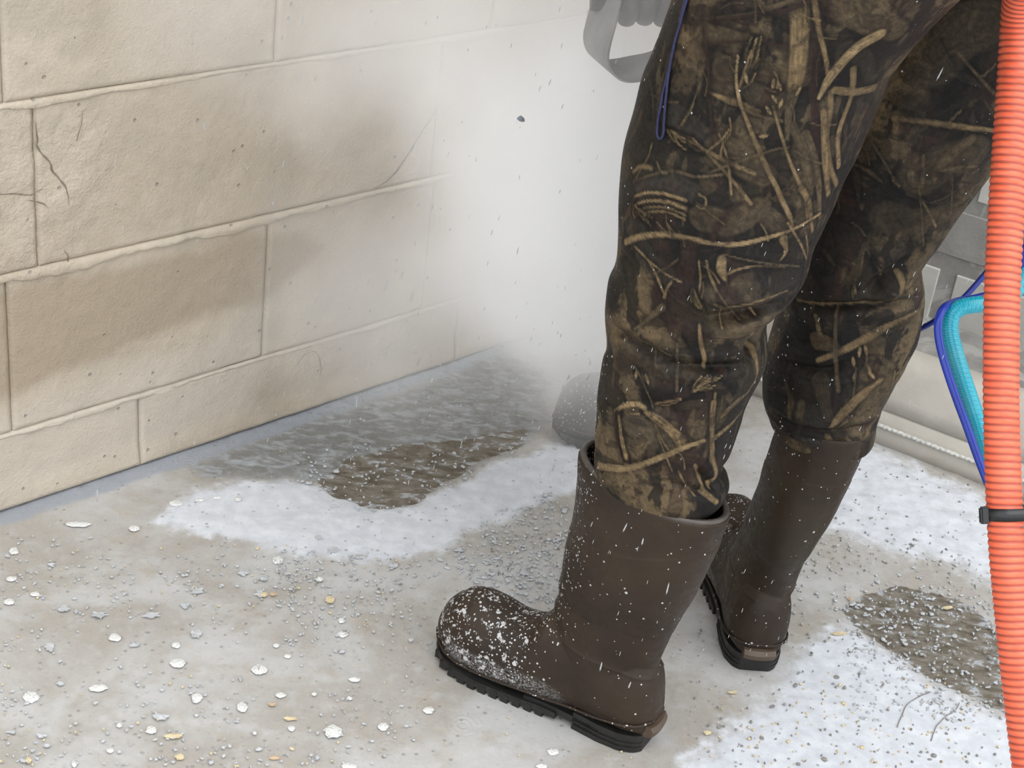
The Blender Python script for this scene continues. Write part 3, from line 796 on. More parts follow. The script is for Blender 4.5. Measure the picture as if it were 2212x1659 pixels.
def random_back(leg, n, seed):
    """reeds on the side turned away from the photograph's viewpoint"""
    rr = random.Random(seed)
    nf = int(np.sum(leg.ph < np.pi))
    for k in range(n):
        i = rr.randint(10, leg.nr - 40); j = rr.randint(nf + 4, leg.nc - 5)
        di = rr.randint(20, 70); dj = rr.randint(-10, 10)
        pts = np.array([leg.G0[min(leg.nr - 1, i + int(di * q_))][max(nf, min(leg.nc - 1, j + int(dj * q_)))] for q_ in np.linspace(0, 1, 5)])
        r0, r1, d, tt = leg.dist(pts, i, min(leg.nr - 1, i + di), 12)
        mk = 1 - smooth(d, 0.0015, 0.0035)
        c = np.array(C_[rr.choice(['tan', 'mid', 'lt', 'red'])][:3])
        leg.col[r0:r1] = leg.col[r0:r1] * (1 - mk[..., None]) + c * mk[..., None]
def oat(leg, u, v, ang, ln=16, col='lt'):
    a = math.radians(ang); leg.stroke([(u, v), (u + ln * math.cos(a) / 2, v + ln * math.sin(a) / 2), (u + ln * math.cos(a), v + ln * math.sin(a))], 1.5, 1.0, C_[col], 0.2, 1.0, 6, mid=7)
def plume(leg, base, tip, width, n=26, seed=1, cols=('tan', 'lt', 'mid')):
    rr = random.Random(seed); b = np.array(base, float); t_ = np.array(tip, float); d = t_ - b; nn = np.array([-d[1], d[0]]) / np.linalg.norm(d)
    for k in range(n):
        q0 = rr.uniform(0.0, 0.55); sd = rr.uniform(-1, 1)
        p0 = b + d * q0 + nn * sd * width * 0.10
        p1 = b + d * min(1.02, q0 + rr.uniform(0.3, 0.5)) + nn * sd * width * 0.5 * math.sin(min(1, q0 + 0.45) * math.pi)
        pm = (p0 + p1) / 2 + nn * sd * width * 0.10
        leg.stroke([p0, pm, p1], 4.0, 1.5, C_[rr.choice(cols)], 0.2, 0.85, 6)

# ================================================================== PERSON AT WORK
BN_O = (0.23, 1.583); BN_D = (-0.893, 0.45)              # near boot: heel and direction
BF_O = (0.386, 1.765); BF_D = (-0.10, 0.995)
person = empty('person', (0.30, 1.70, 0), 'person in camouflage waders and brown boots standing in front of the mist', 'person')
person_inv = Matrix.Translation((-0.30, -1.70, 0))
def adopt(o):
    o.parent = person; o.matrix_parent_inverse = person_inv
bootn, WNr = make_boot(None, BN_O, BN_D)
bootf, WFr = make_boot(None, BF_O, BF_D, lean=(-0.01, -0.036), splat_on=0.75,
    shaft=[(0.130, 0.006, 0.07, 0.07, 0.042), (0.140, 0.004, 0.125, 0.115, 0.046), (0.138, -0.002, 0.165, 0.160, 0.044), (0.136, -0.010, 0.20, 0.20, 0.047),
           (0.128, -0.012, 0.25, 0.24, 0.050), (0.122, -0.014, 0.29, 0.29, 0.055), (0.118, -0.014, 0.34, 0.34, 0.058), (0.114, -0.012, 0.385, 0.385, 0.056)])
adopt(bootn); adopt(bootf)
bootn['label'] = 'brown rubber boot on the near foot, toe crusted with slurry'
bootf['label'] = 'brown rubber boot on the far foot, seen from the heel'

Zv = np.array([0, 0, 1.0])
nearN = unit([BN_D[1], -BN_D[0], 0]); nearO = WNr(0.05, 0, 0.1)
farD = unit([1.0, 0.06, 0]); farN = np.array([farD[1], -farD[0], 0]); farO = WFr(0.055, -0.02, 0.1)
near = Leg([
    (1590, -330, 2300, -230, .15), (1540, -180, 2160, -80, .14), (1497, -60, 2010, 60, .135), (1473, 9, 1920, 166, .13), (1440, 90, 1890, 232, .125), (1421, 133, 1864, 292, .122),
    (1399, 211, 1838, 356, .118), (1378, 280, 1812, 405, .115), (1366, 365, 1790, 460, .11), (1360, 452, 1766, 512, .105), (1355, 515, 1744, 560, .10),
    (1347, 552, 1731, 610, .097), (1334, 580, 1716, 640, .095), (1328, 620, 1700, 661, .093), (1327, 650, 1679, 681, .09), (1329, 695, 1652, 702, .085), (1328, 728, 1643, 725, .082),
    (1321, 751, 1645, 752, .082), (1313, 797, 1646, 790, .082), (1309, 830, 1637, 822, .08), (1306, 866, 1613, 868, .078), (1304, 902, 1598, 902, .075), (1301, 951, 1584, 951, .070),
    (1298, 985, 1568, 996, .066), (1295, 1005, 1550, 1026, .063), (1297, 1020, 1560, 1046, .062), (1300, 1034, 1566, 1072, .060), (1310, 1052, 1554, 1098, .054), (1325, 1078, 1525, 1118, .046), (1345, 1110, 1490, 1140, .035)],
    nearO, nearN, None, nr=470, nf=300, nb=70)
far = Leg([
    (1960, -380, 2620, -150, .15), (1930, -200, 2470, 20, .145), (1870, -40, 2320, 140, .14), (1800, 130, 2215, 240, .13), (1758, 260, 2143, 331, .125), (1728, 370, 2080, 412, .115),
    (1706, 450, 2025, 495, .105), (1697, 515, 1982, 545, .10), (1690, 560, 1984, 573, .095), (1688, 615, 1991, 613, .092), (1686, 665, 1989, 660, .09), (1673, 712, 1977, 718, .087),
    (1662, 747, 1959, 754, .085), (1655, 775, 1948, 778, .082), (1649, 812, 1933, 804, .080), (1648, 855, 1908, 852, .077), (1652, 880, 1894, 888, .075), (1660, 900, 1890, 918, .072),
    (1664, 912, 1887, 932, .074), (1670, 920, 1882, 942, .074), (1676, 925, 1876, 947, .071), (1680, 924, 1870, 944, .066), (1684, 915, 1862, 932, .060)],
    farO, farN, None, nr=380, nf=250, nb=60)

# ---- folds
for lg, sd in ((near, 300), (far, 340)):
    V = lg.G0.reshape(-1, 3)
    low = smooth(V[:, 2], 0.75, 0.55)
    dsp = 0.0035 * fbm(V, 9, sd, 3) + (0.0025 * (1 - smooth(V[:, 2], 0.50, 0.68))) * fbm(V * np.array([1, 1, 1.8]), 22, sd + 3, 3)
    nf_ = V.shape[0]
    edge = np.abs(np.sin(np.tile(lg.ph, lg.nr)))
    lg.G += lg.N * (dsp * (0.25 + 0.75 * smooth(edge, 0.15, 0.6))).reshape(lg.nr, lg.nc)[..., None]
near.crease([(1505,688),(1545,685),(1600,676),(1650,664),(1692,648)], 0.020, 0.010)
near.crease([(1440,790),(1490,792),(1540,793),(1590,786),(1618,774)], 0.010, 0.006)
near.crease([(1632,715),(1612,735),(1612,757),(1630,785)], 0.010, 0.007)
near.crease([(1312,706),(1345,722),(1390,752),(1440,770)], 0.008, 0.007)
near.crease([(1338,545),(1358,572),(1368,600)], 0.004, 0.006)
near.crease([(1560,640),(1600,632),(1660,628),(1715,622)], 0.003, 0.006)
near.crease([(1320,880),(1380,868),(1450,890),(1500,905)], 0.003, 0.008)
near.crease([(1500,1010),(1530,1040),(1552,1060)], 0.006, 0.005)
near.crease([(1420,1040),(1480,1052),(1540,1075)], 0.004, 0.004)
near.crease([(1540,985),(1520,1010),(1500,1050)], 0.004, 0.005)
near.crease([(1430,585),(1500,600),(1580,590)], 0.0025, 0.008)
near.bulge(1600, 620, 0.014, 0.045); near.bulge(1580, 740, 0.007, 0.035); near.bulge(1450, 640, 0.004, 0.04)
near.crease([(1620,470),(1680,440),(1760,380)], 0.003, 0.012); near.crease([(1700,250),(1780,180),(1880,120)], 0.003, 0.015)
far.crease([(1975,552),(1940,580),(1895,612),(1870,640)], 0.013, 0.009)
far.crease([(1720,652),(1780,660),(1850,660),(1920,655),(1980,640)], 0.010, 0.006)
far.crease([(1690,785),(1740,795),(1790,798),(1830,780)], 0.008, 0.006)
far.crease([(1665,890),(1720,925),(1780,935),(1850,928),(1888,918)], 0.009, 0.006)
far.crease([(1690,925),(1740,945),(1800,952),(1860,945)], 0.004, 0.004)
far.crease([(1680,745),(1740,740),(1800,730)], 0.003, 0.007)
far.crease([(1665,850),(1720,868),(1800,880)], 0.003, 0.007)
far.bulge(1960, 620, 0.007, 0.04); far.bulge(1820, 830, 0.006, 0.05)

# ---- camouflage print
base_camo(near, 400); base_camo(far, 450)
T = C_
def S(leg, pts, w0, w1, col, **k): leg.stroke(pts, w0, w1, T[col], **k)
nS = lambda pts, w0, w1, col, **k: S(near, pts, w0, w1, col, **k)
rr = random.Random(15)
for lg, n_, (x0, x1, y0, y1) in ((near, 75, (1360, 1850, -60, 1010)), (far, 45, (1680, 2160, -20, 930))):
    for k in range(n_):
        u = rr.uniform(x0, x1); v = rr.uniform(y0, y1); a = rr.uniform(1.0, 2.2) if rr.random() < 0.75 else rr.uniform(-0.4, 0.9); ln = rr.uniform(40, 110)
        lg.stroke([(u, v), (u + ln/2*math.cos(a), v + ln/2*math.sin(a)), (u + ln*math.cos(a + .1), v + ln*math.sin(a + .1))], 3, 2, C_[rr.choice(['mid', 'br', 'br', 'blk', 'red', 'gr', 'mid'])], 0.5, 0.6, 8, mid=rr.uniform(8, 22))
nS([(1850,10),(1900,50),(1940,70)], 120, 60, 'mid', alpha=.55, streak=.4); nS([(1830,110),(1870,130),(1880,170)], 60, 30, 'gr', alpha=.6)  # first stroke: light on the upper right thigh, painted into the print colour
# broad dark and brown ground patches
nS([(1560,150),(1600,145),(1660,160)], 55, 40, 'br'); nS([(1520,70),(1570,80),(1640,95)], 45, 30, 'mid', alpha=.7)
nS([(1440,240),(1470,260),(1520,300)], 70, 60, 'gry', alpha=.35); nS([(1390,400),(1440,390),(1500,420)], 70, 50, 'gry', alpha=.5)
nS([(1375,500),(1400,560),(1440,590)], 70, 50, 'gry', alpha=.35)
nS([(1560,330),(1600,350),(1650,380)], 90, 60, 'mid', alpha=.65); nS([(1520,470),(1580,480),(1640,450)], 70, 60, 'mid', alpha=.6)
nS([(1660,470),(1700,500),(1740,460)], 50, 40, 'mid', alpha=.5)
nS([(1500,560),(1560,540),(1640,520)], 40, 50, 'blk', alpha=.6); nS([(1460,660),(1480,690),(1500,710)], 90, 60, 'red', alpha=.7)
nS([(1340,780),(1370,770),(1410,760)], 60, 50, 'br', alpha=.8); nS([(1460,800),(1500,806),(1560,800)], 34, 26, 'br', alpha=.8)
nS([(1400,850),(1450,855),(1560,850)], 40, 30, 'blk', alpha=.8); nS([(1470,880),(1520,870),(1560,875)], 22, 18, 'br', alpha=.8)
nS([(1370,920),(1400,930),(1430,960)], 60, 50, 'gry', alpha=.5); nS([(1400,1000),(1450,1010),(1500,1015)], 60, 60, 'red', alpha=.5)
nS([(1380,150),(1450,120),(1520,110)], 20, 30, 'red', alpha=.4)
# large reeds
nS([(1725,8),(1728,60),(1722,150),(1716,190)], 50, 34, 'tan', streak=.35); nS([(1716,200),(1705,240),(1700,300)], 26, 8, 'mid')
nS([(1768,20),(1762,120),(1760,250),(1772,380),(1782,450)], 26, 16, 'red', streak=.3); nS([(1758,0),(1768,60),(1782,120),(1790,160)], 12, 9, 'tan')
nS([(1770,214),(1800,165),(1850,105),(1900,75)], 6, 34, 'lt', mid=30, streak=.3)
nS([(1796,200),(1792,240),(1785,300),(1796,370),(1808,400)], 12, 14, 'tan', mid=16); nS([(1846,150),(1838,210),(1812,290),(1812,360)], 15, 14, 'tan')
nS([(1805,195),(1850,198),(1890,190)], 18, 22, 'tan', alpha=.8); nS([(1778,240),(1782,330),(1790,420)], 14, 16, 'tan', streak=.4)
nS([(1740,290),(1765,360),(1770,420),(1772,470)], 22, 12, 'mid', streak=.4); nS([(1712,270),(1735,330),(1755,400)], 18, 22, 'mid', alpha=.7)
nS([(1550,38),(1620,30),(1700,5),(1740,-10)], 5, 12, 'mid'); nS([(1548,40),(1600,36),(1690,25),(1745,5)], 4, 14, 'red')
nS([(1530,95),(1600,90),(1700,100)], 4, 6, 'red'); nS([(1640,20),(1670,35),(1700,45)], 3, 3, 'blk')
nS([(1535,200),(1570,215),(1600,225),(1640,240)], 5, 8, 'tan', mid=16); nS([(1600,230),(1640,250),(1690,262)], 8, 4, 'mid')
nS([(1536,110),(1530,170),(1535,240),(1540,330)], 5, 4, 'red'); nS([(1520,60),(1528,130),(1532,200)], 8, 5, 'red')
# cattail plume and its stem
plume(near, (1596, 195), (1640, 65), 52, 34, 5); nS([(1594,120),(1590,160),(1592,190),(1600,225)], 3, 8, 'lt')
nS([(1600,225),(1625,290),(1655,360),(1690,430),(1706,470)], 6, 12, 'tan', mid=10); nS([(1706,470),(1712,490),(1716,500)], 7, 4, 'tan')
nS([(1670,230),(1690,300),(1715,370),(1735,410),(1745,470)], 4, 9, 'tan'); nS([(1735,410),(1748,440),(1755,500)], 14, 8, 'tan', streak=.3)
for u, v, a in ((1672,170,100),(1668,205,60),(1680,175,70),(1655,230,60),(1690,215,110),(1640,295,-5),(1610,160,80),(1730,190,120)): oat(near, u, v, a, 20)
nS([(1500,215),(1495,235),(1480,255),(1472,270)], 1.5, 2, 'tan'); nS([(1515,175),(1505,200),(1490,240),(1478,262)], 1.5, 2, 'mid')
# fan head beside the cord
plume(near, (1440, 278), (1520, 330), 40, 26, 9, ('tan', 'red', 'mid'))
nS([(1496,300),(1540,345),(1590,400),(1622,440)], 4, 9, 'tan'); nS([(1515,320),(1570,350),(1630,376)], 4, 9, 'tan', mid=11)
nS([(1553,290),(1565,325),(1572,350),(1580,420)], 4, 4, 'tan'); nS([(1530,375),(1580,355),(1640,335),(1680,322),(1705,318)], 6, 2, 'mid')
nS([(1375,390),(1400,380),(1430,372),(1460,370),(1500,382),(1560,378)], 3, 5, 'mid'); nS([(1372,395),(1390,360),(1402,340),(1410,310)], 4, 3, 'mid')
nS([(1372,372),(1385,360),(1408,362)], 8, 12, 'tan', alpha=.7); nS([(1420,350),(1428,370),(1440,375)], 5, 5, 'mid')
nS([(1555,340),(1562,310),(1578,285),(1576,255)], 2, 2, 'tan'); nS([(1525,330),(1560,300),(1575,280)], 2, 3, 'tan')
# banded leaves at the knee side
for dy, w in ((0, 8), (18, 9), (32, 4), (42, 4)):
    nS([(1374,424+dy),(1400,416+dy),(1440,420+dy*0.9),(1480,432+dy)], 4, w, 'lt' if dy < 20 else 'tan', streak=.1)
plume(near, (1370, 440), (1410, 490), 40, 18, 12, ('tan', 'mid', 'red'))
nS([(1440,480),(1455,500),(1470,515)], 3, 4, 'tan'); nS([(1510,420),(1525,430),(1520,450),(1505,445)], 4, 3, 'tan')
# long tan stem across the knee
nS([(1353,523),(1380,512),(1430,506),(1480,512),(1540,524),(1600,524),(1660,510),(1720,492),(1772,462)], 15, 6, 'lt', mid=10, n=26, streak=.12)
nS([(1372,532),(1400,560),(1425,600),(1440,632)], 6, 4, 'tan'); nS([(1400,560),(1440,590),(1475,607)], 4, 3, 'tan')
nS([(1420,480),(1440,500),(1460,508)], 4, 4, 'mid'); nS([(1540,516),(1550,490),(1570,460),(1600,440)], 14, 4, 'red')
nS([(1740,500),(1745,540),(1742,555)], 4, 3, 'tan'); nS([(1700,480),(1725,520),(1742,560)], 5, 4, 'tan'); nS([(1690,515),(1695,540),(1680,560)], 22, 3, 'tan', mid=10)
nS([(1488,530),(1490,560),(1500,620)], 40, 30, 'red', streak=.4, alpha=.8); nS([(1512,560),(1515,590),(1514,625)], 3, 3, 'tan'); nS([(1528,560),(1535,590),(1548,618)], 4, 6, 'tan')
nS([(1560,555),(1558,575),(1566,600)], 18, 4, 'lt', mid=20); nS([(1566,600),(1580,630),(1600,650),(1632,680)], 3, 14, 'red', mid=10); nS([(1625,655),(1632,680)], 12, 4, 'tan')
nS([(1570,585),(1590,575),(1630,568),(1690,575)], 5, 2, 'tan'); nS([(1545,645),(1556,652),(1600,645),(1640,635),(1700,627)], 4, 3, 'tan')
nS([(1556,652),(1556,690),(1558,705)], 3, 2, 'tan'); nS([(1556,650),(1575,670),(1598,690)], 4, 2, 'mid'); nS([(1440,640),(1446,620),(1455,605)], 6, 3, 'tan')
for k in range(6): nS([(1560+k*22, 545+k*5),(1590+k*22, 552+k*4),(1625+k*20, 560+k*3)], 2, 2, 'mid')
plume(near, (1500, 612), (1522, 668), 34, 14, 15, ('lt', 'tan'))
# shin
nS([(1374,710),(1400,690),(1435,660)], 4, 16, 'mid', streak=.3); nS([(1360,715),(1390,735),(1430,760),(1450,768)], 6, 4, 'mid')
nS([(1476,722),(1500,765),(1540,800),(1586,850)], 6, 10, 'blk', mid=9, streak=.1); nS([(1511,700),(1514,740),(1520,770),(1522,795)], 4, 8, 'tan', mid=9)
nS([(1464,740),(1463,790),(1462,845)], 4, 6, 'mid'); nS([(1345,725),(1400,765),(1450,775)], 4, 3, 'red')
nS([(1420,870),(1450,865),(1500,840),(1530,820),(1560,800)], 4, 20, 'red', mid=18, streak=.3); plume(near, (1490, 850), (1560, 805), 40, 20, 19, ('lt', 'tan'))
nS([(1418,872),(1445,868),(1470,862)], 5, 5, 'tan'); nS([(1398,775),(1412,800),(1430,815)], 10, 6, 'br'); oat(near, 1375, 800, 100, 20); oat(near, 1395, 810, 75, 20)
nS([(1370,790),(1395,840),(1408,880)], 3, 2, 'mid'); nS([(1532,852),(1536,900),(1540,950)], 16, 12, 'red', streak=.4); nS([(1546,850),(1540,900)], 5, 5, 'tan')
nS([(1640,700),(1616,712),(1612,735),(1622,752),(1634,780),(1632,815),(1615,848),(1590,870)], 10, 14, 'tan', mid=8, n=26); nS([(1600,862),(1580,880),(1560,900)], 24, 10, 'tan', alpha=.7, streak=.5)
nS([(1328,888),(1350,876),(1375,874),(1392,882)], 7, 10, 'lt', mid=12); nS([(1334,895),(1336,930),(1346,975),(1358,1000)], 22, 26, 'red', streak=.45)
nS([(1337,900),(1342,940),(1352,990)], 6, 12, 'tan', streak=.6); nS([(1395,890),(1420,905),(1450,930),(1478,958)], 10, 36, 'tan', mid=24, streak=.6); nS([(1362,892),(1372,893),(1382,894)], 3, 3, 'tan')
nS([(1462,878),(1475,910),(1488,955)], 10, 6, 'red', streak=.3); nS([(1605,885),(1580,915),(1545,945)], 6, 14, 'tan', mid=12, streak=.2)
nS([(1298,1006),(1340,1012),(1380,1006),(1430,988),(1480,966),(1520,952)], 18, 10, 'lt', mid=14, n=24, streak=.12)
nS([(1542,870),(1538,940),(1540,1000),(1546,1020),(1530,1050)], 14, 12, 'tan', mid=12, streak=.6); nS([(1502,1005),(1512,1030),(1516,1060)], 8, 8, 'tan', streak=.3)
nS([(1466,1020),(1480,1045),(1500,1070)], 3, 3, 'tan'); nS([(1354,1005),(1362,1020),(1370,1028)], 14, 6, 'tan', alpha=.6); nS([(1420,940),(1440,990),(1452,1020)], 2, 2, 'tan')
nS([(1515,1060),(1535,1075),(1548,1085)], 14, 12, 'tan', streak=.4)
# far leg
fS = lambda pts, w0, w1, col, **k: S(far, pts, w0, w1, col, **k)
fS([(1930,255),(1990,262),(2060,272),(2150,283)], 9, 9, 'tan', mid=13); fS([(1935,215),(1965,230),(1985,215)], 22, 14, 'mid', alpha=.8)
fS([(2066,110),(2100,150),(2150,205)], 5, 7, 'mid'); fS([(2040,275),(2060,255),(2075,240)], 4, 3, 'mid'); fS([(2090,140),(2120,165),(2150,140)], 3, 3, 'mid')
fS([(2100,300),(2060,330),(2022,370),(2018,395)], 20, 5, 'mid', mid=24, alpha=.8); fS([(1995,335),(1994,370),(1992,405)], 5, 9, 'mid'); fS([(2030,370),(2070,362),(2110,360)], 5, 4, 'mid')
fS([(1880,300),(1910,350),(1940,400)], 3, 3, 'mid'); fS([(1990,430),(2010,465),(2022,490)], 3, 4, 'tan'); fS([(1985,400),(1992,470),(1994,530)], 3, 2, 'mid')
plume(far, (1945, 405), (1925, 380), 16, 12, 31, ('mid', 'tan')); fS([(1960,420),(2020,440),(2060,432)], 5, 3, 'gr')
fS([(2010,120),(2070,70),(2130,50)], 150, 120, 'mid', alpha=.45, streak=.4); fS([(1990,380),(2050,350),(2100,330)], 110, 90, 'mid', alpha=.4, streak=.4); fS([(1920,470),(1960,480),(2000,470)], 90, 60, 'br', alpha=.5); fS([(1800,220),(1830,190),(1870,170)], 30, 20, 'br', alpha=.5); fS([(1950,220),(1980,240),(2020,230)], 60, 50, 'blk', alpha=.5)
fS([(1800,300),(1780,420),(1740,560)], 80, 90, 'blk', alpha=.7); fS([(1850,200),(1840,280),(1800,360)], 60, 70, 'blk', alpha=.6)
fS([(1722,648),(1760,658),(1800,660),(1850,658),(1900,655),(1930,635),(1942,590)], 5, 13, 'tan', mid=6, n=24); fS([(1858,690),(1880,672),(1920,662),(1950,645)], 3, 7, 'mid')
fS([(1920,628),(1945,638),(1978,640)], 6, 5, 'gry'); fS([(1978,668),(1940,690),(1880,725),(1820,755),(1770,775)], 10, 10, 'tan', mid=20, n=22)
fS([(1900,560),(1905,580),(1907,600)], 14, 6, 'tan', alpha=.8); plume(far, (1915, 600), (1885, 560), 34, 16, 33, ('mid', 'tan')); plume(far, (1845, 612), (1842, 640), 18, 8, 34, ('tan', 'mid'))
fS([(1880,540),(1890,570),(1905,620)], 5, 4, 'blk'); fS([(1765,680),(1770,710),(1775,725)], 10, 10, 'tan', alpha=.8); fS([(1768,735),(1785,740),(1800,745)], 44, 30, 'mid', alpha=.8)
fS([(1808,665),(1805,720),(1806,780),(1810,840)], 7, 10, 'mid', alpha=.9); fS([(1775,820),(1780,860),(1790,900)], 40, 20, 'br', alpha=.8)
for u, v, a in ((1858,748,100),(1868,746,80),(1842,768,85),(1870,785,60),(1874,800,50),(1846,800,100)): oat(far, u, v, a, 20)
fS([(1848,790),(1845,820),(1838,870)], 2, 2, 'mid'); fS([(1790,925),(1820,890),(1860,850),(1900,820)], 6, 16, 'tan', mid=26, streak=.3)
fS([(1932,800),(1925,830),(1915,850)], 3, 3, 'tan'); fS([(1800,935),(1810,920),(1830,905)], 3, 4, 'mid'); fS([(1840,920),(1870,915),(1885,905)], 8, 5, 'red')
fS([(1788,945),(1798,960),(1800,975)], 14, 10, 'tan', alpha=.7); fS([(1828,945),(1836,955),(1836,972)], 8, 8, 'tan', alpha=.7); fS([(1750,955),(1790,965),(1840,960)], 20, 16, 'gry', alpha=.4)
fS([(1690,700),(1700,760),(1710,840)], 40, 50, 'blk', alpha=.55); fS([(1900,730),(1920,740),(1940,700)], 40, 30, 'blk', alpha=.4)
rr = random.Random(5)
for lg, n_, (x0, x1, y0, y1) in ((near, 60, (1380, 1800, -40, 1010)), (far, 45, (1700, 2160, 0, 930))):
    for k in range(n_):
        u = rr.uniform(x0, x1); v = rr.uniform(y0, y1); a = rr.uniform(0.9, 2.2) if rr.random() < 0.6 else rr.uniform(-0.5, 0.9); ln = rr.uniform(20, 80)
        b = rr.uniform(-0.3, 0.3)
        lg.stroke([(u, v), (u + ln/2*math.cos(a), v + ln/2*math.sin(a)), (u + ln*math.cos(a + b), v + ln*math.sin(a + b))], 1.5, rr.uniform(1.5, 4), C_[rr.choice(['mid', 'br', 'tan', 'blk', 'red', 'mid'])], 0.25, 0.7, 8)
random_back(near, 70, 3); random_back(far, 60, 4)

# ---- waders as one garment mesh: both legs and the seat
allV, allF, allC, allS = [], [], [], []; off = 0
for lg, k in ((near, 0), (far, 1)):
    nr, nc = lg.nr, lg.nc
    V = lg.G.reshape(-1, 3); allV.append(V); allF.append(grid_faces(nr, nc, True) + off); allC.append(lg.col.reshape(-1, 3)); off += len(V)
    lx = np.tile(np.cos(lg.ph), nr)
    dens = np.clip(smooth(lx, 0.55, 0.95) * (0.9 - 0.6 * smooth(V[:, 2], 0.45, 0.9)) * (0.8 + fbm(V, 12, 501)), 0, 1) * (0.8 if k == 0 else 0.5)
    allS.append(np.stack([dens, dens * 0, dens * 0], 1))
hipc = (near.C[0] + far.C[0]) / 2
top = np.array([near.C[0] + (0, 0, 0.0), far.C[0]])
hr = []
acr = unit(far.C[0] - near.C[0]); acr[2] = 0; acr = unit(acr); fwdv = unit(np.cross(acr, Zv))
half = np.linalg.norm((far.C[0] - near.C[0])[:2]) / 2
ph = np.linspace(0, 2*np.pi, 80, endpoint=False)
zt = min(near.C[0][2], far.C[0][2])
for dz, a_, b_ in ((0.02, half + 0.05, 0.11), (0.05, half + 0.075, 0.125), (0.07, half + 0.085, 0.135), (0.08, half + 0.08, 0.14), (0.18, half + 0.06, 0.135), (0.28, half + 0.05, 0.13), (0.42, half + 0.06, 0.135)):
    c = np.array([hipc[0], hipc[1], zt + dz])
    hr.append(c + np.outer(np.cos(ph) * a_, acr) + np.outer(np.sin(ph) * b_, fwdv))
hr = np.array(hr)
allV.append(hr.reshape(-1, 3)); allF.append(grid_faces(len(hr), 80, True) + off)
hv = hr.reshape(-1, 3); hcn = fbm(hv, 14, 77)[:, None]
allC.append(np.where(hcn > 0, np.array(C_['br'][:3]), np.array(C_['dk'][:3]))); allS.append(np.zeros((len(hv), 3)))
off = sum(len(v_) for v_ in allV)
for lg, sg_ in ((near, -1), (far, 1)):                   # carry each leg up inside the seat
    g0 = lg.G[0]; c0 = g0.mean(0); tgt = np.array([hipc[0], hipc[1], zt + 0.24]) + acr * sg_ * half * 0.55
    cr = np.array([g0 + (tgt - c0) * k_ * 1.0 - (g0 - c0) * 0.25 * k_ for k_ in np.linspace(0, 1, 9)])
    v_ = cr.reshape(-1, 3); allV.append(v_); allF.append(grid_faces(9, g0.shape[0], True) + off); off += len(v_)
    cn_ = fbm(v_, 14, 79)[:, None]
    allC.append(np.where(cn_ > 0, np.array(C_['br'][:3]), np.array(C_['dk'][:3]))); allS.append(np.zeros((len(v_), 3)))
wm = mesh_np('waders', np.vstack(allV), np.vstack(allF))
set_col(wm, 'camo', np.vstack(allC)); set_col(wm, 'splat', np.vstack(allS))
waders = link(wm, 'waders', CAMO)
waders['label'] = 'brown and tan marsh grass camouflage waders with knee folds'
adopt(waders)

# ---- rolled cuff lining that shows above the near boot's rim
GREYC = plain('grey cuff lining', lin(70, 63, 58), 0.35, 0.25, 40, 0.4, 0.001)
ph = np.linspace(0, 2*np.pi, 90, endpoint=False)
def rim_pts(W, xf, xb, zf, zb, hd, lean, grow=0.0, dz=0.0):
    cx = (xf + xb) / 2 + lean[0]; rx = (xf - xb) / 2 + grow
    return np.array([W(cx + rx * math.cos(a), (hd + grow) * math.sin(a) + lean[1], (zf + zb)/2 + (zf - zb)/2 * math.cos(a) + dz) for a in ph])
ringp = rim_pts(WNr, 0.150, -0.046, 0.388, 0.364, 0.060, (0, 0), -0.0045, 0.001)
wv = 1 + 0.5 * np.sin(ph * 3 + 1.0)
rg = tube_grid(np.vstack([ringp, ringp[:1]]), 0.0042, 10)
rimo = loft('boot_rim', rg, mat=GREYC, parent=bootn); rimo['label'] = 'grey lining showing at the rim of the boot'

# ---- blue cord hanging in a loop down the near thigh
CORD = plain('navy cord', lin(25, 28, 66), 0.5, 0.3, 220, 0.6, 0.0008)
c3 = []
path = [(1500,-60),(1492,-20),(1480,40),(1466,95),(1452,150),(1440,200),(1430,250),(1425,285),(1425,298),(1431,304),(1437,298),(1439,285),(1441,250),(1446,200),(1455,140),(1466,90),(1478,50),(1492,0),(1502,-40)]
cp = catmull(np.array(path, float), 160)
for i, (u, v) in enumerate(cp):
    p, a, b = near.loc(u, v); c3.append(near.G[a, b] + near.N[a, b] * 0.0028)
c3 = np.array(c3); k = np.ones(7) / 7
c3 = np.stack([np.convolve(np.pad(c3[:, i], 3, 'edge'), k, 'valid') for i in range(3)], 1)
co = loft('cord', tube_grid(c3, 0.0016, 8), mat=CORD, cap0=True, cap1=True); adopt(co); co['label'] = 'thin navy blue cord looped down the thigh'

# ---- body: one continuous figure under the clothes, the upper part above the frame
SKIN = plain('skin', lin(190, 140, 112), 0.5, 0.08, 40)
JACK = plain('dark green jacket', lin(58, 60, 50), 0.7, 0.15, 30, 0.4)
GLOVE = plain('dark grey rubber glove', lin(52, 50, 50), 0.45, 0.15, 70, 0.4, 0.001)
hipn = near.C[6] * 1.0; hipf = far.C[5] * 1.0
pel = hipc + np.array([0, 0, 0.06]); 
handd = 1.98
hand = P(1408, 5, handd)
fd = -np.array([nearN[1] * 0, 0, 0])
lean_dir = unit(np.array([-0.75, 0.35, 0]))
chest = pel + lean_dir * 0.20 + Zv * 0.36
neck = chest + lean_dir * 0.08 + Zv * 0.17
headp = neck + lean_dir * 0.06 + Zv * 0.13
acr3 = acr
shn = chest - acr3 * 0.19 + Zv * 0.09; shf = chest + acr3 * 0.19 + Zv * 0.09
wr1 = hand + Zv * 0.10 + np.array([0.04, 0.02, 0])
elb = (shf + wr1) / 2 + np.array([0.10, 0.06, -0.05])
kneeN = near.C[210]; calfN = WNr(0.052, 0, 0.36); calfF = WFr(0.04, -0.035, 0.36); ankN = WNr(0.055, 0, 0.10); ballN = WNr(0.22, 0, 0.055)
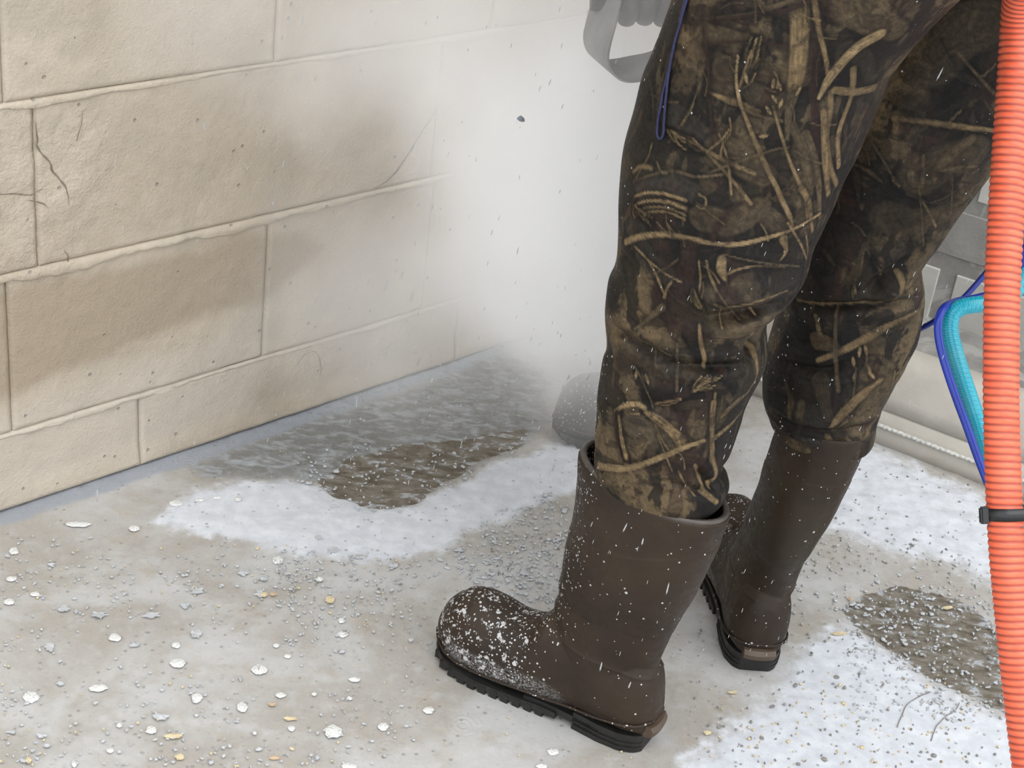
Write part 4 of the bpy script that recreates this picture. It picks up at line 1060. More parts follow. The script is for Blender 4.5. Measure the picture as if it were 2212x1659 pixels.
kneeF = far.C[160]; ankF = WFr(0.055, -0.01, 0.10); ballF = WFr(0.21, 0, 0.055)
wr2 = elb * 0 + (shn + Zv * -0.50 + lean_dir * 0.30)
elb2 = (shn + wr2) / 2 + np.array([0.08, -0.04, -0.03])
pts = [pel, chest, neck, headp, shn, shf, elb, wr1, hand + Zv * 0.03, hipn, kneeN, ankN, ballN, hipf, kneeF, ankF, ballF, elb2, wr2, headp + Zv * 0.09, calfN, calfF]
ed = [(0, 1), (1, 2), (2, 3), (1, 4), (1, 5), (5, 6), (6, 7), (7, 8), (0, 9), (9, 10), (10, 20), (20, 11), (11, 12), (0, 13), (13, 14), (14, 21), (21, 15), (15, 16), (4, 17), (17, 18), (3, 19)]
rad = [.13, .13, .055, .085, .06, .06, .045, .03, .03, .08, .045, .030, .026, .08, .045, .030, .026, .045, .03, .07, .036, .034]
body = skin_mesh('body', pts, ed, rad, SKIN); adopt(body)
jpts = [pel + Zv * 0.05, chest, neck - Zv * 0.03, shn, shf, elb, wr1 + (elb - wr1) * 0.1, elb2, wr2]
jk = skin_mesh('jacket', jpts, [(0, 1), (1, 2), (1, 3), (1, 4), (4, 5), (5, 6), (3, 7), (7, 8)], [.155, .165, .075, .085, .085, .062, .046, .062, .046], JACK)
adopt(jk)
# hood
hd_ = superring
hg = []
for k_ in range(14):
    a = math.pi * k_ / 13
    c = headp + Zv * (0.04 + 0.125 * -math.cos(a)) 
    r_ = 0.105 * math.sin(a) + 0.004
    hg.append([c + r_ * (math.cos(b) * lean_dir * 1.1 + math.sin(b) * np.cross(lean_dir, Zv)) for b in np.linspace(0, 2*np.pi, 28, endpoint=False)])
adopt(loft('hood', np.array(hg), mat=JACK))

# gloved hand: palm and five separate fingers curled round the grip
Wv = R @ np.array([-52, -45, 0.0]); 
bx = unit(R @ np.array([1.0, 0.06, 0.10]))             # along the grip
gz = unit(R @ np.array([0, 1.0, 0.0])); gy = unit(np.cross(bx, gz)); gz = unit(np.cross(gy, bx))
if gz[2] > 0: gz = -gz                                  # gz: down
if gy @ (R @ np.array([0, 0, 1.0])) > 0: gy = -gy       # gy: towards the viewpoint side
gc = P(1405, 4, handd)                                   # centre of the grip
gp, ge, gr_ = [], [], []
def chain(pl, rl, root=None):
    b = len(gp); gp.extend(pl); gr_.extend(rl)
    for i in range(len(pl) - 1): ge.append((b + i, b + i + 1))
    if root is not None: ge.append((root, b))
gl = []
pp = [gc - gz * 0.050 + gy * 0.006 + bx * 0.012, gc - gz * 0.085 + bx * 0.014, gc - gz * 0.125 + bx * 0.02 - gy * 0.01]
palm = skin_mesh('glove', pp, [(0, 1), (1, 2)], [0.036, 0.034, 0.030], GLOVE)
adopt(palm); palm['label'] = 'dark grey gloved hand gripping the tool above the mist'
for k_, (dx, rr_, ln) in enumerate(((-0.0285, .0128, 1.12), (-0.0055, .0124, 1.0), (0.017, .0122, 1.0), (0.0385, .0118, 1.15))):
    pl = []; rl = []
    for a, ra in ((-70, .036), (-20, .033), (30, .030), (75, .027), (120, .026), (165, .026)):
        an = math.radians(a)
        pl.append(gc + bx * dx + gy * (-ra * math.cos(an)) * -1 + gz * (ra * math.sin(an)) * ln - gz * 0.004)
        rl.append(rr_ * (1.05 if a < 0 else 1.0 - 0.1 * (a > 150)))
    f = skin_mesh('finger', pl, [(i, i + 1) for i in range(5)], rl, GLOVE, palm)
tl = [gc - gz * 0.05 - bx * 0.02, gc - gz * 0.03 - bx * 0.045 - gy * 0.01, gc - gz * 0.005 - bx * 0.05 - gy * 0.022, gc + gz * 0.012 - bx * 0.040 - gy * 0.03]
skin_mesh('thumb', tl, [(0, 1), (1, 2), (2, 3)], [.016, .015, .0135, .012], GLOVE, palm)

# ================================================================== HAND TOOL WITH D-SHAPED GUARD
STEEL = plain('dull grey metal', lin(120, 120, 118), 0.5, 0.25, 26, 0.5, 0.0015, metal=0.25)
tool = empty('blasting_lance', tuple(gc), 'grey metal lance with D-shaped strap guard held by the gloved hand in the mist', 'tool')
tinv = Matrix.Translation(-Vector(gc))
def tad(o): o.parent = tool; o.matrix_parent_inverse = tinv
# strap: front edge drawn at tool depth, extruded back and to the left
fr = [(1395,-175),(1372,-120),(1356,-60),(1341,0),(1331,50),(1319,95),(1314,125),(1320,152),(1336,170),(1356,177),(1385,175),(1412,170),(1460,160),(1500,140),(1520,100),(1522,50),(1520,0),(1515,-60)]
fc = catmull(np.array(fr, float), 90)
F3 = np.array([P(u, v, 1.93 - 0.00012 * (u - 1340)) for u, v in fc])
Wd = P(1319 - 53, 95 - 44, 1.995) - P(1319, 95, 1.93)
T_ = np.gradient(F3, axis=0); T_ /= np.linalg.norm(T_, axis=1)[:, None]
Nn_ = np.cross(T_, Wd); Nn_ /= np.linalg.norm(Nn_, axis=1)[:, None]
G = np.stack([F3 + Nn_ * .0012, F3 - Nn_ * .0012, F3 + Wd - Nn_ * .0012, F3 + Wd + Nn_ * .0012], 1)
so = loft('strap_guard', G, mat=STEEL, cap0=True, cap1=True, smooth_=False); tad(so)
gpts = np.array([gc + bx * q_ for q_ in np.linspace(-0.075, 0.09, 30)])
go = loft('grip', tube_grid(gpts, 0.017 + 0.001 * np.sin(np.arange(30) * 1.8), 20), mat=SOLE, cap0=True, cap1=True); tad(go)
lp = catmull(np.array([gc - gz * 0.10 + bx * 0.09, gc - gz * 0.02 + bx * 0.10, gc + gz * 0.04 + bx * 0.13, gc + gz * 0.12 + bx * 0.16]), 24)
lo_ = loft('lance_tube', tube_grid(lp, 0.010, 16), mat=STEEL, cap0=True, cap1=True); tad(lo_)

# ================================================================== SECOND PERSON IN THE MIST
p2 = empty('person', (0.30, 2.35, 0), 'second person hidden in the white mist, only one brown boot toe showing', 'person')
p2i = Matrix.Translation((-0.30, -2.35, 0))
def adopt2(o): o.parent = p2; o.matrix_parent_inverse = p2i
toe2 = floor_pt(1192, 948)
D2 = unit([-0.80, -0.42, 0]); O2 = toe2 - D2 * 0.318
b2, W2 = make_boot(None, O2[:2], D2[:2], splat_on=0.5, lean=(-0.02, -0.02)); adopt2(b2)
pel2 = np.array([0.62, 2.42, 0.95])
for Wq, sgn in ((W2, -1),):
    kp = [Wq(0.04, 0, 0.30), Wq(0.03, 0.0, 0.36), Wq(-0.03, 0, 0.56), pel2 + np.array([sgn * 0.09, 0, -0.12]), pel2 + np.array([sgn * 0.06, 0, 0.08])]
    pt = catmull(np.array(kp), 50); q_ = np.linspace(0, 1, 50)
    g_ = tube_grid(pt, 0.062 + 0.055 * q_ + 0.002 * np.sin(q_ * 60), 36)
    me_ = loft('wader_leg', g_, mat=CAMO, cap0=True, cap1=True); V = verts_np(me_.data)
    nn = fbm(V, 18, 601)[:, None]
    set_col(me_.data, 'camo', np.where(nn > 0.02, np.array(C_['mid'][:3]), np.array(C_['dk'][:3]))); set_col(me_.data, 'splat', np.zeros(len(V)))
    adopt2(me_)
jp2 = [pel2, pel2 + np.array([0, 0, .2]), pel2 + np.array([-0.05, -0.02, .45]), pel2 + np.array([-0.05, -.02, .62]), pel2 + np.array([-.24, -.02, .5]), pel2 + np.array([.16, -.02, .5]), pel2 + np.array([-.30, -.1, .25]), pel2 + np.array([.24, -.1, .25])]
adopt2(skin_mesh('jacket', jp2, [(0, 1), (1, 2), (2, 3), (2, 4), (2, 5), (4, 6), (5, 7)], [.15, .15, .16, .10, .075, .075, .055, .055], JACK))

# ================================================================== HOSES
def FL(*uv):
    return [(uv[k], uv[k+1], depth_of(floor_pt(uv[k], uv[k+1], 0.026))) for k in range(0, len(uv), 2)]
def px_path(pts, n):
    a = np.array(pts, float); c = catmull(a, n)
    return np.array([P(u, v, d) for u, v, d in c])
t = NT('orange ribbed hose'); nn = t.noise(40, 4); s_ = t.voro(120)
rb = t.sep(t.attr('rib'))
oc = t.mix(t.mr(nn, 0.35, 0.65), lin(228, 98, 64), lin(236, 112, 78))
oc = t.mix(t.math('MULTIPLY', rb[0], 0.9), oc, lin(150, 66, 54))  # troughs coloured darker, deepening the shade between the ribs
OR = t.set(oc, 0.42, t.bump(t.noise(200, 3), 0.25, 0.0005), 0.5)
OR.node_tree.nodes['Principled BSDF'].inputs['Subsurface Weight'].default_value = 0.0
od = 1.62
oc_pts = [(2900,-1000,0.8),(2560,-640,1.05),(2330,-360,1.3),(2235,-180,1.47),(2205,0,1.60),(2193,170,od),(2181,340,od),(2171,500,od),(2164,650,od),(2162.5,800,od),(2163.5,900,od),(2166,1000,od),(2170,1100,od),(2176,1200,od),(2185,1300,od),(2195,1400,od),(2206,1500,od),(2218,1600,od),(2232,1700,od),(2258,1850,od+.02)] + FL(2330, 2010, 2420, 2040, 2650, 1990, 3000, 1800, 3500, 1500)
C3 = px_path(oc_pts, 4200)
seg = np.r_[0, np.cumsum(np.linalg.norm(np.diff(C3, axis=0), axis=1))]
pitch = 15.6 / F * od
npp = 8
m_ = int(seg[-1] / pitch * npp); st2 = np.linspace(0, seg[-1], m_)
C3 = np.stack([np.interp(st2, seg, C3[:, i]) for i in range(3)], 1)
r0_ = 39.0 / F * od
phs = np.linspace(0, 2*np.pi, 40, endpoint=False)
Gt = tube_grid(C3, 1.0, 40)
cyc = st2[:, None] / pitch + phs[None, :] / (2*np.pi)
prof_ = np.abs(np.sin(cyc * np.pi)) ** 0.75
rr3 = r0_ * (0.915 + 0.085 * prof_)
G = C3[:, None] + (Gt - C3[:, None]) * rr3[..., None]
oh = loft('ribbed_hose', G, mat=OR, cap0=True, cap1=True)
rv = smooth(1 - prof_.ravel(), 0.15, 0.6)
set_col(oh.data, 'rib', np.r_[rv, [0, 0]])
tag(oh, 'thick orange spiral-ribbed hose hanging down the right edge', 'hose')

t = NT('cyan braided hose'); 
br = t.sep(t.attr('braid'))
cc = t.mix(br[0], lin(16, 128, 150), lin(44, 172, 190))
CYM = t.set(t.mix(t.mr(t.noise(18, 4), 0.45, 0.65, 0, 0.35), cc, lin(98, 160, 166)), 0.25, t.bump(t.noise(160, 3), 0.2, 0.0005), 0.5)
cd = 1.72
cy = [(2330,330,cd),(2270,460,cd),(2228,560,cd),(2200,618,cd),(2172,647,cd),(2135,656,cd),(2100,659,cd),(2074,665,cd),(2056,682,cd),(2052,712,cd),(2060,752,cd),(2076,805,cd),(2095,862,cd),(2114,920,cd),(2132,980,cd),(2150,1040,cd),(2175,1090,cd),(2222,1150,cd-.02),(2245,1300,cd),(2275,1500,cd-.03),(2310,1750,cd-.03)] + FL(2400, 1960, 2520, 1950, 2720, 1880, 3050, 1700, 3500, 1420)
C3 = px_path(cy, 1500); G = tube_grid(C3, 18.5 / F * cd, 24)
seg = np.r_[0, np.cumsum(np.linalg.norm(np.diff(C3, axis=0), axis=1))]
braid = 0.5 + 0.5 * np.sign(np.sin(seg[:, None] / 0.0026 * 2 * np.pi + np.linspace(0, 2*np.pi, 24, endpoint=False)[None] * 2)) * np.abs(np.sin(seg[:, None] / 0.0026 * 2 * np.pi)) ** 0.5
ctr = C3[:, None]; G = ctr + (G - ctr) * (1 + 0.012 * (braid - 0.5))[..., None]
ch = loft('braided_hose', G, mat=CYM, cap0=True, cap1=True); set_col(ch.data, 'braid', np.r_[braid.ravel(), [0.5, 0.5]])
tag(ch, 'cyan braided hose bent sharply beside the orange hose', 'hose')
BLU = plain('blue hose', lin(30, 52, 150), 0.28, 0.08, 20, 0.15)
bd = 1.70
bl = [(2300,340,bd),(2250,445,bd),(2216,535,bd),(2195,595,bd+.03),(2160,628,bd+.05),(2110,644,bd+.05),(2065,652,bd+.04),(2040,665,bd+.01),(2028,690,bd),(2027,722,bd),(2036,768,bd),(2052,820,bd),(2071,874,bd),(2090,925,bd),(2108,976,bd),(2124,1018,bd),(2142,1060,bd),(2175,1110,bd+.03),(2235,1180,bd),(2255,1330,bd),(2300,1500,bd),(2360,1720,bd)] + FL(2450, 1900, 2560, 1880, 2760, 1800, 3080, 1620, 3500, 1350)
C3 = px_path(bl, 500); bo_ = loft('air_hose', tube_grid(C3, 9.2 / F * bd, 16), mat=BLU, cap0=True, cap1=True)
tag(bo_, 'smooth blue hose running along the outer side of the cyan hose', 'hose')
DBL = plain('dark blue line', lin(34, 46, 124), 0.35, 0.12, 30, 0.2)
b2d = 1.95
bl2 = [(1800,850,2.15),(1880,785,2.10),(1950,735,2.05),(1985,712,2.02),(2015,696,2.0),(2050,670,1.98),(2085,640,1.97),(2126,594,1.96),(2165,548,1.95),(2207,503,1.95),(2260,440,1.95),(2400,300,1.9)]
C3 = px_path(bl2, 260); b2_ = loft('air_hose', tube_grid(C3, 6.4 / F * b2d, 12), mat=DBL, cap0=True, cap1=True)
tag(b2_, 'thin dark blue hose passing behind the bend of the cyan hose', 'hose')

# zip tie round the bundle
ZT = plain('black nylon', lin(28, 28, 30), 0.35, 0.2, 50, 0.2)
zc = P(2170, 1110, od); ax = unit(P(2176, 1200, od) - P(2166, 1000, od)); zx = unit(P(2270, 1110, od) - P(2170, 1110, od)); zx = unit(zx - ax * (zx @ ax)); zy = np.cross(ax, zx)
if zy @ (CAM - zc) < 0: zy = -zy
ths = np.linspace(0, 2*np.pi, 80)
ring = []
for a in ths:                                            # stretched loop: hose plus the smaller hoses behind it
    x = math.cos(a); y = math.sin(a)
    ring.append(zc + zx * (x * r0_ * 1.06 + (0.026 if x > 0 else 0)) + zy * (y * (r0_ * 1.05) + (-0.010 if y < 0 else 0) * abs(y)) + ax * (0.0035 * x * (1 if x > 0 else 0.2)))
ring = np.array(ring); hw = 13.5 / F * od
cen = ring.mean(0); rad_ = ring - cen; rad_ -= np.outer(rad_ @ ax, ax); rad_ /= np.linalg.norm(rad_, axis=1)[:, None]
G = np.stack([ring - ax * hw, ring + ax * hw, ring + ax * hw + rad_ * .0016, ring - ax * hw + rad_ * .0016], 1)
zt_o = empty('zip_tie', tuple(zc), 'black zip tie strapping the orange and cyan hoses together', 'zip tie')
zinv = Matrix.Translation(-Vector(zc))
bnd = loft('band', G, mat=ZT, smooth_=False); bnd.parent = zt_o; bnd.matrix_parent_inverse = zinv
bm = bmesh.new(); hc = zc - zx * (r0_ + 0.0035) + zy * 0.004
box_bm(bm, hc, (zx, zy, ax), 0.0045, 0.0052, 0.0088)
bmesh.ops.bevel(bm, geom=bm.edges[:], offset=0.0016, segments=2, affect='EDGES')
hb = bm_obj('head', bm, ZT); hb.parent = zt_o; hb.matrix_parent_inverse = zinv

# ================================================================== FOAM, FLAKES, GRIT
t = NT('white foam'); vd = t.voro(330)
FOAM = t.set(t.mix(t.mr(vd, 0.1, 0.5), lin(186, 186, 184), lin(216, 216, 213)), 0.4, t.bump(vd, 0.8, 0.0012), 0.5)
foams = [(248,1377,30,20),(380,1393,22,16),(384,1432,38,22),(560,1446,40,26),(67,1506,42,28),(212,1486,46,20),(425,1507,28,26),(523,1527,26,26),(606,1501,26,14),(720,1580,44,32),(326,1577,26,20),(828,1569,26,20),(766,1467,30,14),(597,1394,16,12),
 (622,1417,18,11),(926,1534,26,18),(238,1621,18,14),(630,1573,18,14),(550,1583,12,9),(740,1370,26,16),(738,1340,18,14),(600,1210,26,20),(679,1499,14,9),(258,1566,14,14),(1195,1624,28,18),(690,1250,20,14),(755,1508,14,10),(20,1300,26,16),(25,1250,26,14),(30,1190,24,18),
 (170,1132,64,14),(290,1141,30,16),(380,1087,34,16),(514,1078,18,12),(432,1080,24,7),(470,1075,24,6),(75,1283,24,12),(1170,1655,30,16),(755,1655,38,16),(160,1650,14,18)]
where = ['in the middle of the floor', 'at the bottom of the floor', 'near the wall foot', 'at the left edge']
def foam(u, v, w, h, seed, big):
    rr = random.Random(seed); c = floor_pt(u, v, 0.001)
    ex = floor_pt(u + w / 2, v) - floor_pt(u, v); ey = floor_pt(u, v - h / 2) - floor_pt(u, v)
    nr_, na = 7, 26; G = np.zeros((nr_, na, 3)); an = np.linspace(0, 2*np.pi, na, endpoint=False)
    edge = 0.86 + 0.2 * fbm(np.stack([np.cos(an), np.sin(an), an * 0 + seed], 1), 2.2, seed, 2)
    for i, r_ in enumerate(np.linspace(0.08, 1.0, nr_)):
        rr2 = r_ * edge
        G[i] = c + np.outer(np.cos(an) * rr2, ex) + np.outer(np.sin(an) * rr2, ey)
        G[i, :, 2] += 0.0016 * (1 - r_ ** 2) + 0.0006 * (r_ < 1) * np.abs(fbm(G[i], 420, seed, 2))
    return loft('foam_patch', G[::-1], mat=FOAM, cap1=True)
foam_list = []; flake_list = []; chip_list = []
ORD = ['leftmost', 'second from the left', 'third from the left', 'fourth from the left', 'fifth from the left', 'sixth from the left', 'seventh from the left', 'eighth from the left', 'ninth from the left', 'tenth from the left', 'eleventh from the left', 'twelfth from the left']
def tag_bands(items, bands, noun, cat, group):
    for lo, hi, where_ in bands:
        row = sorted([q_ for q_ in items if lo <= q_[1] < hi], key=lambda q_: q_[0])
        assert len(row) <= len(ORD), (noun, where_, len(row))
        for q_, od_ in zip(row, ORD): tag(q_[3], '%s, %s of those %s' % (noun, od_, where_), cat, group)
for k, (u, v, w, h) in enumerate(foams):
    o = foam(u, v, w, h, 900 + k, w > 22)
    foam_list.append((u, v, w, o))

def flake_mesh(bm, c, ex, ey, rr, n=11, th=0.0012, jag=0.45, curl=0.004):
    t_, b_ = [], []
    for a in np.linspace(0, 2*np.pi, n, endpoint=False):
        r_ = 1 - jag * rr.random()
        p = c + (ex * math.cos(a) + ey * math.sin(a)) * r_
        z_ = 0.0008 + curl * (0.2 + 0.8 * rr.random()) * r_ * 0.5
        t_.append(bm.verts.new(p + np.array([0, 0, z_ + th]))); b_.append(bm.verts.new(p + np.array([0, 0, z_ - 0.0004])))
    ct = bm.verts.new(c + np.array([0, 0, 0.0025 + 0.002 * rr.random()])); cb = bm.verts.new(c + np.array([0, 0, 0.0]))
    for i in range(n):
        j = (i + 1) % n
        bm.faces.new((t_[i], t_[j], ct)); bm.faces.new((b_[j], b_[i], cb)); bm.faces.new((b_[i], b_[j], t_[j], t_[i]))
GF = plain('pale grey slurry flake', lin(180, 182, 184), 0.5, 0.10, 160, 0.6, 0.001)
YF = plain('cream paint chip', lin(200, 184, 150), 0.55, 0.08, 120, 0.4)
PF = plain('pale brown chip', lin(184, 160, 132), 0.6, 0.1, 120, 0.4)
bigs = [(138,1318,34,16,'g'),(425,1278,36,18,'g'),(325,1330,52,16,'g'),(215,1330,44,14,'g'),(108,1402,34,22,'g'),(400,1310,26,18,'g'),(426,1372,30,20,'g'),(345,1550,44,22,'g'),(90,1592,26,10,'g'),(560,1285,28,16,'g'),(525,1240,36,18,'g'),(130,1478,20,12,'g'),(290,1395,28,12,'g'),(570,1252,20,14,'g'),
        (375,1593,46,12,'y'),(628,1555,34,8,'y'),(712,1298,22,18,'y'),(570,1287,20,10,'y'),(590,1286,16,8,'p'),(593,1640,26,8,'p'),(388,1638,24,12,'y'),(62,1645,14,16,'y'),(588,1524,18,8,'p'),
        (1812,1371,40,8,'y'),(1582,1498,22,6,'y'),(2046,1315,24,8,'y'),(1835,1296,8,8,'p'),(1528,1585,20,10,'y'),(990,1190,30,10,'g'),(780,1205,30,14,'g'),(720,1190,40,16,'g'),(690,1165,26,16,'g'),(850,1225,34,10,'g')]
for k, (u, v, w, h, kd) in enumerate(bigs):
    rr = random.Random(700 + k); bm = bmesh.new(); c = floor_pt(u, v)
    ex = floor_pt(u + w/2, v) - floor_pt(u, v); ey = floor_pt(u, v - h/2) - floor_pt(u, v)
    flake_mesh(bm, c, ex, ey, rr, 15, jag=0.6 if kd == 'g' else 0.3)
    o = bm_obj('flake' if kd == 'g' else 'paint_chip', bm, {'g': GF, 'y': YF, 'p': PF}[kd])
    (flake_list if kd == 'g' else chip_list).append((u, v, w, o))

tag_bands(foam_list, [(0, 1180, 'nearest the wall foot'), (1180, 1345, 'level with the boot toe'), (1345, 1460, 'just below boot toe level'), (1460, 1560, 'level with the boot heel'), (1560, 1700, 'along the bottom edge')], 'white foam patch', 'foam', 'foam patches on the wet floor')
tag_bands(flake_list, [(0, 1260, 'above the boot toe level'), (1260, 1360, 'level with the boot toe'), (1360, 1700, 'lower than the boot toe')], 'pale grey slurry flake', 'flake', 'larger grey slurry flakes on the floor')
tag_bands(chip_list, [(0, 1400, 'in the upper floor'), (1400, 1700, 'in the lower floor')], 'cream paint chip', 'paint chip', 'cream paint chips on the floor')
def scatter(name, polys, count, smin, smax, mat, label, seed, jag=0.6, flat=True, nn=7):
    rr = random.Random(seed); bm = bmesh.new(); n = 0; tries = 0
    while n < count and tries < count * 30:
        tries += 1
        (x0, x1, y0, y1, dn) = rr.choice(polys)
        u = rr.uniform(x0, x1); v = rr.uniform(y0, y1)
        c = floor_pt(u, v)
        if (c - WO) @ WN < 0.02: continue
        if poly_sd(c[None, :2], WHITE1)[0] < -0.015 and poly_sd(c[None, :2], BARE1)[0] > 0.03: continue
        if vnoise(c[None] * 1.0, 14, 4)[0] < rr.uniform(-0.7, 0.5) - dn: continue
        s_ = rr.uniform(smin, smax) * (1 if rr.random() < 0.85 else 1.7); a = rr.uniform(0, 3.14)
        ex = np.array([math.cos(a), math.sin(a), 0]) * s_; ey = np.array([-math.sin(a), math.cos(a), 0]) * s_ * rr.uniform(0.3, 0.9)
        flake_mesh(bm, c, ex, ey, rr, nn, th=0.0008, jag=jag, curl=0.0025)
        n += 1
    o = bm_obj(name, bm, mat); tag(o, label, 'debris', kind='stuff'); return o
scatter('slurry_crumbs', [(0,900,1200,1659,0.0),(600,1250,1150,1420,0.5),(980,1230,1080,1300,0.4),(0,700,1150,1659,0)], 1500, 0.0015, 0.0042, GF, 'tiny pale grey crumbs of slurry strewn over the wet floor', 51)
scatter('slurry_crumbs', [(640,1200,960,1110,0.3),(1830,2180,1270,1560,0.3),(1700,2200,1150,1350,-0.1),(1850,2180,1300,1540,0.6)], 900, 0.0015, 0.0045, GF, 'tiny pale curds of slurry clinging round the bare brown patches', 52)
DG = plain('dark grit', lin(132, 129, 124), 0.6, 0.2, 100, 0.5)
scatter('dark_grit', [(1500,2170,1350,1659,0.4),(1700,2150,1000,1250,-0.2),(600,1300,1150,1300,-0.2)], 420, 0.0010, 0.0030, DG, 'fine dark grit on the white slurry right of the boots', 53, jag=0.3)
scatter('cream_grit', [(0,1400,1180,1659,0.2),(1480,2170,1450,1659,0)], 260, 0.0010, 0.0026, YF, 'fine cream grit specks on the slurry', 54, jag=0.3)

TW = plain('dark fibre', lin(130, 122, 118), 0.6, 0.1, 50)
for k, (px, lb) in enumerate((([(2010,1494),(1985,1505),(1962,1520),(1948,1545),(1938,1570)], 'thin dark fibre curving out from the bare patch'), ([(2072,1518),(2062,1535),(2040,1550),(2022,1568),(2012,1600)], 'thin dark forked fibre on the white slurry by the orange hose'))):
    c = catmull(np.array([floor_pt(u, v, 0.0022) for u, v in px]), 40); c[:, :2] += 0.0015 * np.stack([fbm(c, 60, 5), fbm(c, 60, 6)], 1)
    tag(loft('fibre', tube_grid(c, 0.0007, 6), mat=TW), lb, 'fibre')

# spray drops in the air
WATER = plain('white spray drop', lin(170, 172, 174), 0.15, 0.02, 50, 0.0)
bm = bmesh.new(); rr = random.Random(88)
dr_px = [(655,40,90,2.2),(648,170,30,2.2),(440,275,35,2.2),(535,365,22,2.3),(612,355,30,2.2),(835,615,50,2.3),(868,595,36,2.3),(590,440,20,2.2),(1442,1272,60,1.75),(1350,1140,40,1.75),(1388,1170,30,1.75),(1298,1440,40,1.8),(210,1070,60,1.9),(1195,1010,34,2.0),(905,780,40,2.3),(833,760,60,2.3),(770,870,50,2.3),(1117,820,28,2.2),(1270,815,26,2.2),(1290,850,26,2.2),(1228,815,22,2.2),(1255,890,26,2.2),(1295,870,30,2.2),(890,640,40,2.3),(560,1440,30,1.9),(1710,220,40,1.7),(2030,160,60,1.6),(1360,1480,30,1.8),(620,1440,20,1.9),(1115,265,10,2.2)]
def drop(u, v, ln, d, w):
    c = P(u, v, d); r_ = w / F * d / 2; el = min(ln / F * d / 2, r_ * 9)
    g = bmesh.ops.create_icosphere(bm, subdivisions=1, radius=1.0)
    a = unit(Zv + np.array([rr.uniform(0.0, 0.25), 0, 0])); 
    for vv in g['verts']:
        q_ = np.array(vv.co); al_ = q_[2]; lat = q_.copy(); lat[2] = 0
        vv.co = Vector(c + a * al_ * el + lat * r_ * (1 - 0.4 * max(0, al_)))
for u, v, ln, d in dr_px: drop(u, v, ln * 0.7, d, 4.0)
for k in range(220):
    u = rr.gauss(1150, 260) if rr.random() < 0.6 else rr.uniform(0, 1300); v = rr.uniform(0, 1050) if rr.random() < .7 else rr.uniform(700, 1250)
    drop(u, v, rr.uniform(4, 18), rr.uniform(1.75, 2.25), rr.uniform(1.2, 2.4))
for k in range(120):
    drop(rr.uniform(1200, 2100), rr.uniform(500, 1500), rr.uniform(4, 18), rr.uniform(1.35, 1.5), rr.uniform(1.0, 1.7))
so_ = bm_obj('spray_drops', bm, WATER, None, True); tag(so_, 'falling white spray drops in front of the wall and boots', 'spray', kind='stuff')

bm = bmesh.new(); g = bmesh.ops.create_icosphere(bm, subdivisions=2, radius=1.0); c = P(1125, 257, 2.03)
for vv in g['verts']:
    q_ = np.array(vv.co); k_ = 1 + 0.4 * vnoise(q_[None] * 1.0, 2.2, 8)[0]
    vv.co = Vector(c + q_ * k_ * np.array([0.0050, 0.0025, 0.0038]))
tag(bm_obj('flying_fleck', bm, plain('blue grey fleck', lin(92, 98, 112), 0.6, 0.3, 200), None, True), 'small dark blue-grey fleck of paint flying through the white mist', 'fleck')

# ================================================================== MIST
mb = bmesh.new()
mc = (P(1090, 460, 2.22) + P(1150, 560, 2.25)) / 2; mc[2] = 0.56
box_bm(mb, mc, (WD, WN, (0, 0, 1)), 0.62, 0.42, 0.55)
# keep the volume on the room side of the wall
mist = bm_obj('mist', mb, None)
t = bpy.data.materials.new('white mist'); t.use_nodes = True; nt = t.node_tree; nt.nodes.remove(nt.nodes['Principled BSDF'])
out = nt.nodes['Material Output']; vs_ = nt.nodes.new('ShaderNodeVolumeScatter'); nt.links.new(vs_.outputs[0], out.inputs['Volume'])
vs_.inputs['Color'].default_value = (0.990, 0.984, 0.978, 1); vs_.inputs['Anisotropy'].default_value = 0.0
tc = nt.nodes.new('ShaderNodeTexCoord')
def nm_(op, a, b=None):
    n = nt.nodes.new('ShaderNodeMath'); n.operation = op
    for k, x in enumerate((a, b)):
        if x is None: continue
        if isinstance(x, bpy.types.NodeSocket): nt.links.new(x, n.inputs[k])
        else: n.inputs[k].default_value = x
    return n.outputs[0]
ns = nt.nodes.new('ShaderNodeTexNoise'); ns.inputs['Scale'].default_value = 4.5; ns.inputs['Detail'].default_value = 2; nt.links.new(tc.outputs['Object'], ns.inputs['Vector'])
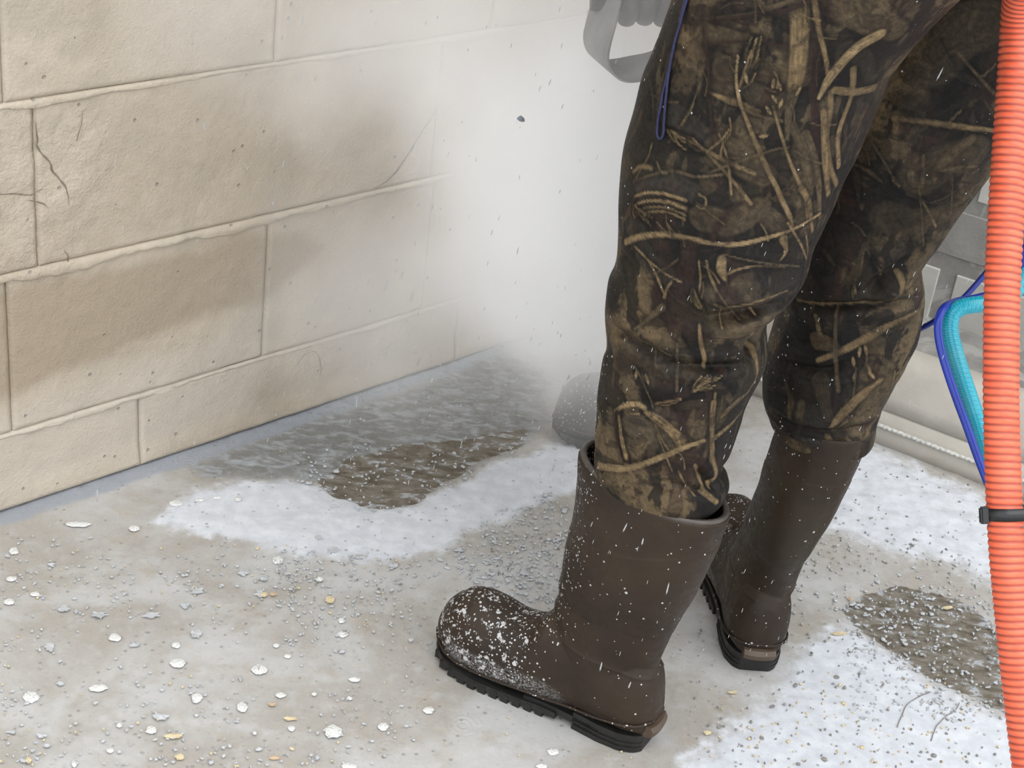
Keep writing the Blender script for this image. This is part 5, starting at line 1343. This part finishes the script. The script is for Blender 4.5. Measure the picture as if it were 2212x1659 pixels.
# warped position
wv_ = nt.nodes.new('ShaderNodeVectorMath'); wv_.operation = 'MULTIPLY_ADD'; nt.links.new(ns.outputs['Color'], wv_.inputs[0]); wv_.inputs[1].default_value = (0.22, 0.22, 0.22)
ad = nt.nodes.new('ShaderNodeVectorMath'); ad.operation = 'SUBTRACT'; nt.links.new(tc.outputs['Object'], ad.inputs[0]); ad.inputs[1].default_value = (0.11, 0.11, 0.11)
nt.links.new(ad.outputs[0], wv_.inputs[2])
total = None
BLOBS = [  # u, v, depth, radii (x, y, z) in m, density
    (1215, 430, 2.22, (0.24, 0.24, 0.30), 18.0),
    (1225, 665, 2.36, (0.16, 0.17, 0.14), 14.0),
    (1130, 60, 2.16, (0.38, 0.24, 0.26), 3.4),
    (1390, 60, 1.87, (0.17, 0.12, 0.15), 2.6),
    (1235, 840, 2.42, (0.16, 0.16, 0.12), 2.4),
    (760, 100, 2.12, (0.36, 0.22, 0.20), 1.8),
    (900, 620, 2.35, (0.34, 0.22, 0.24), 2.6),
]
for (u, v, d, rr_, den) in BLOBS:
    c = P(u, v, d); print('blob', ((c - mc) @ WD).round(2), ((c - mc) @ WN).round(2), (c - mc)[2].round(2))
    s1_ = nt.nodes.new('ShaderNodeVectorMath'); s1_.operation = 'SUBTRACT'; nt.links.new(wv_.outputs[0], s1_.inputs[0]); s1_.inputs[1].default_value = tuple(c)
    s2_ = nt.nodes.new('ShaderNodeVectorMath'); s2_.operation = 'DIVIDE'; nt.links.new(s1_.outputs[0], s2_.inputs[0]); s2_.inputs[1].default_value = rr_
    s3_ = nt.nodes.new('ShaderNodeVectorMath'); s3_.operation = 'LENGTH'; nt.links.new(s2_.outputs[0], s3_.inputs[0])
    mr_ = nt.nodes.new('ShaderNodeMapRange'); mr_.interpolation_type = 'SMOOTHERSTEP'; nt.links.new(s3_.outputs['Value'], mr_.inputs[0])
    mr_.inputs[1].default_value = 0.15; mr_.inputs[2].default_value = 1.15; mr_.inputs[3].default_value = den; mr_.inputs[4].default_value = 0.0
    total = mr_.outputs[0] if total is None else nm_('ADD', total, mr_.outputs[0])
nt.links.new(nm_('ADD', total, 0.0), vs_.inputs['Density'])
mist.data.materials.append(t)
tag(mist, 'billowing white water mist rising between the wall and the worker', 'mist', kind='stuff')
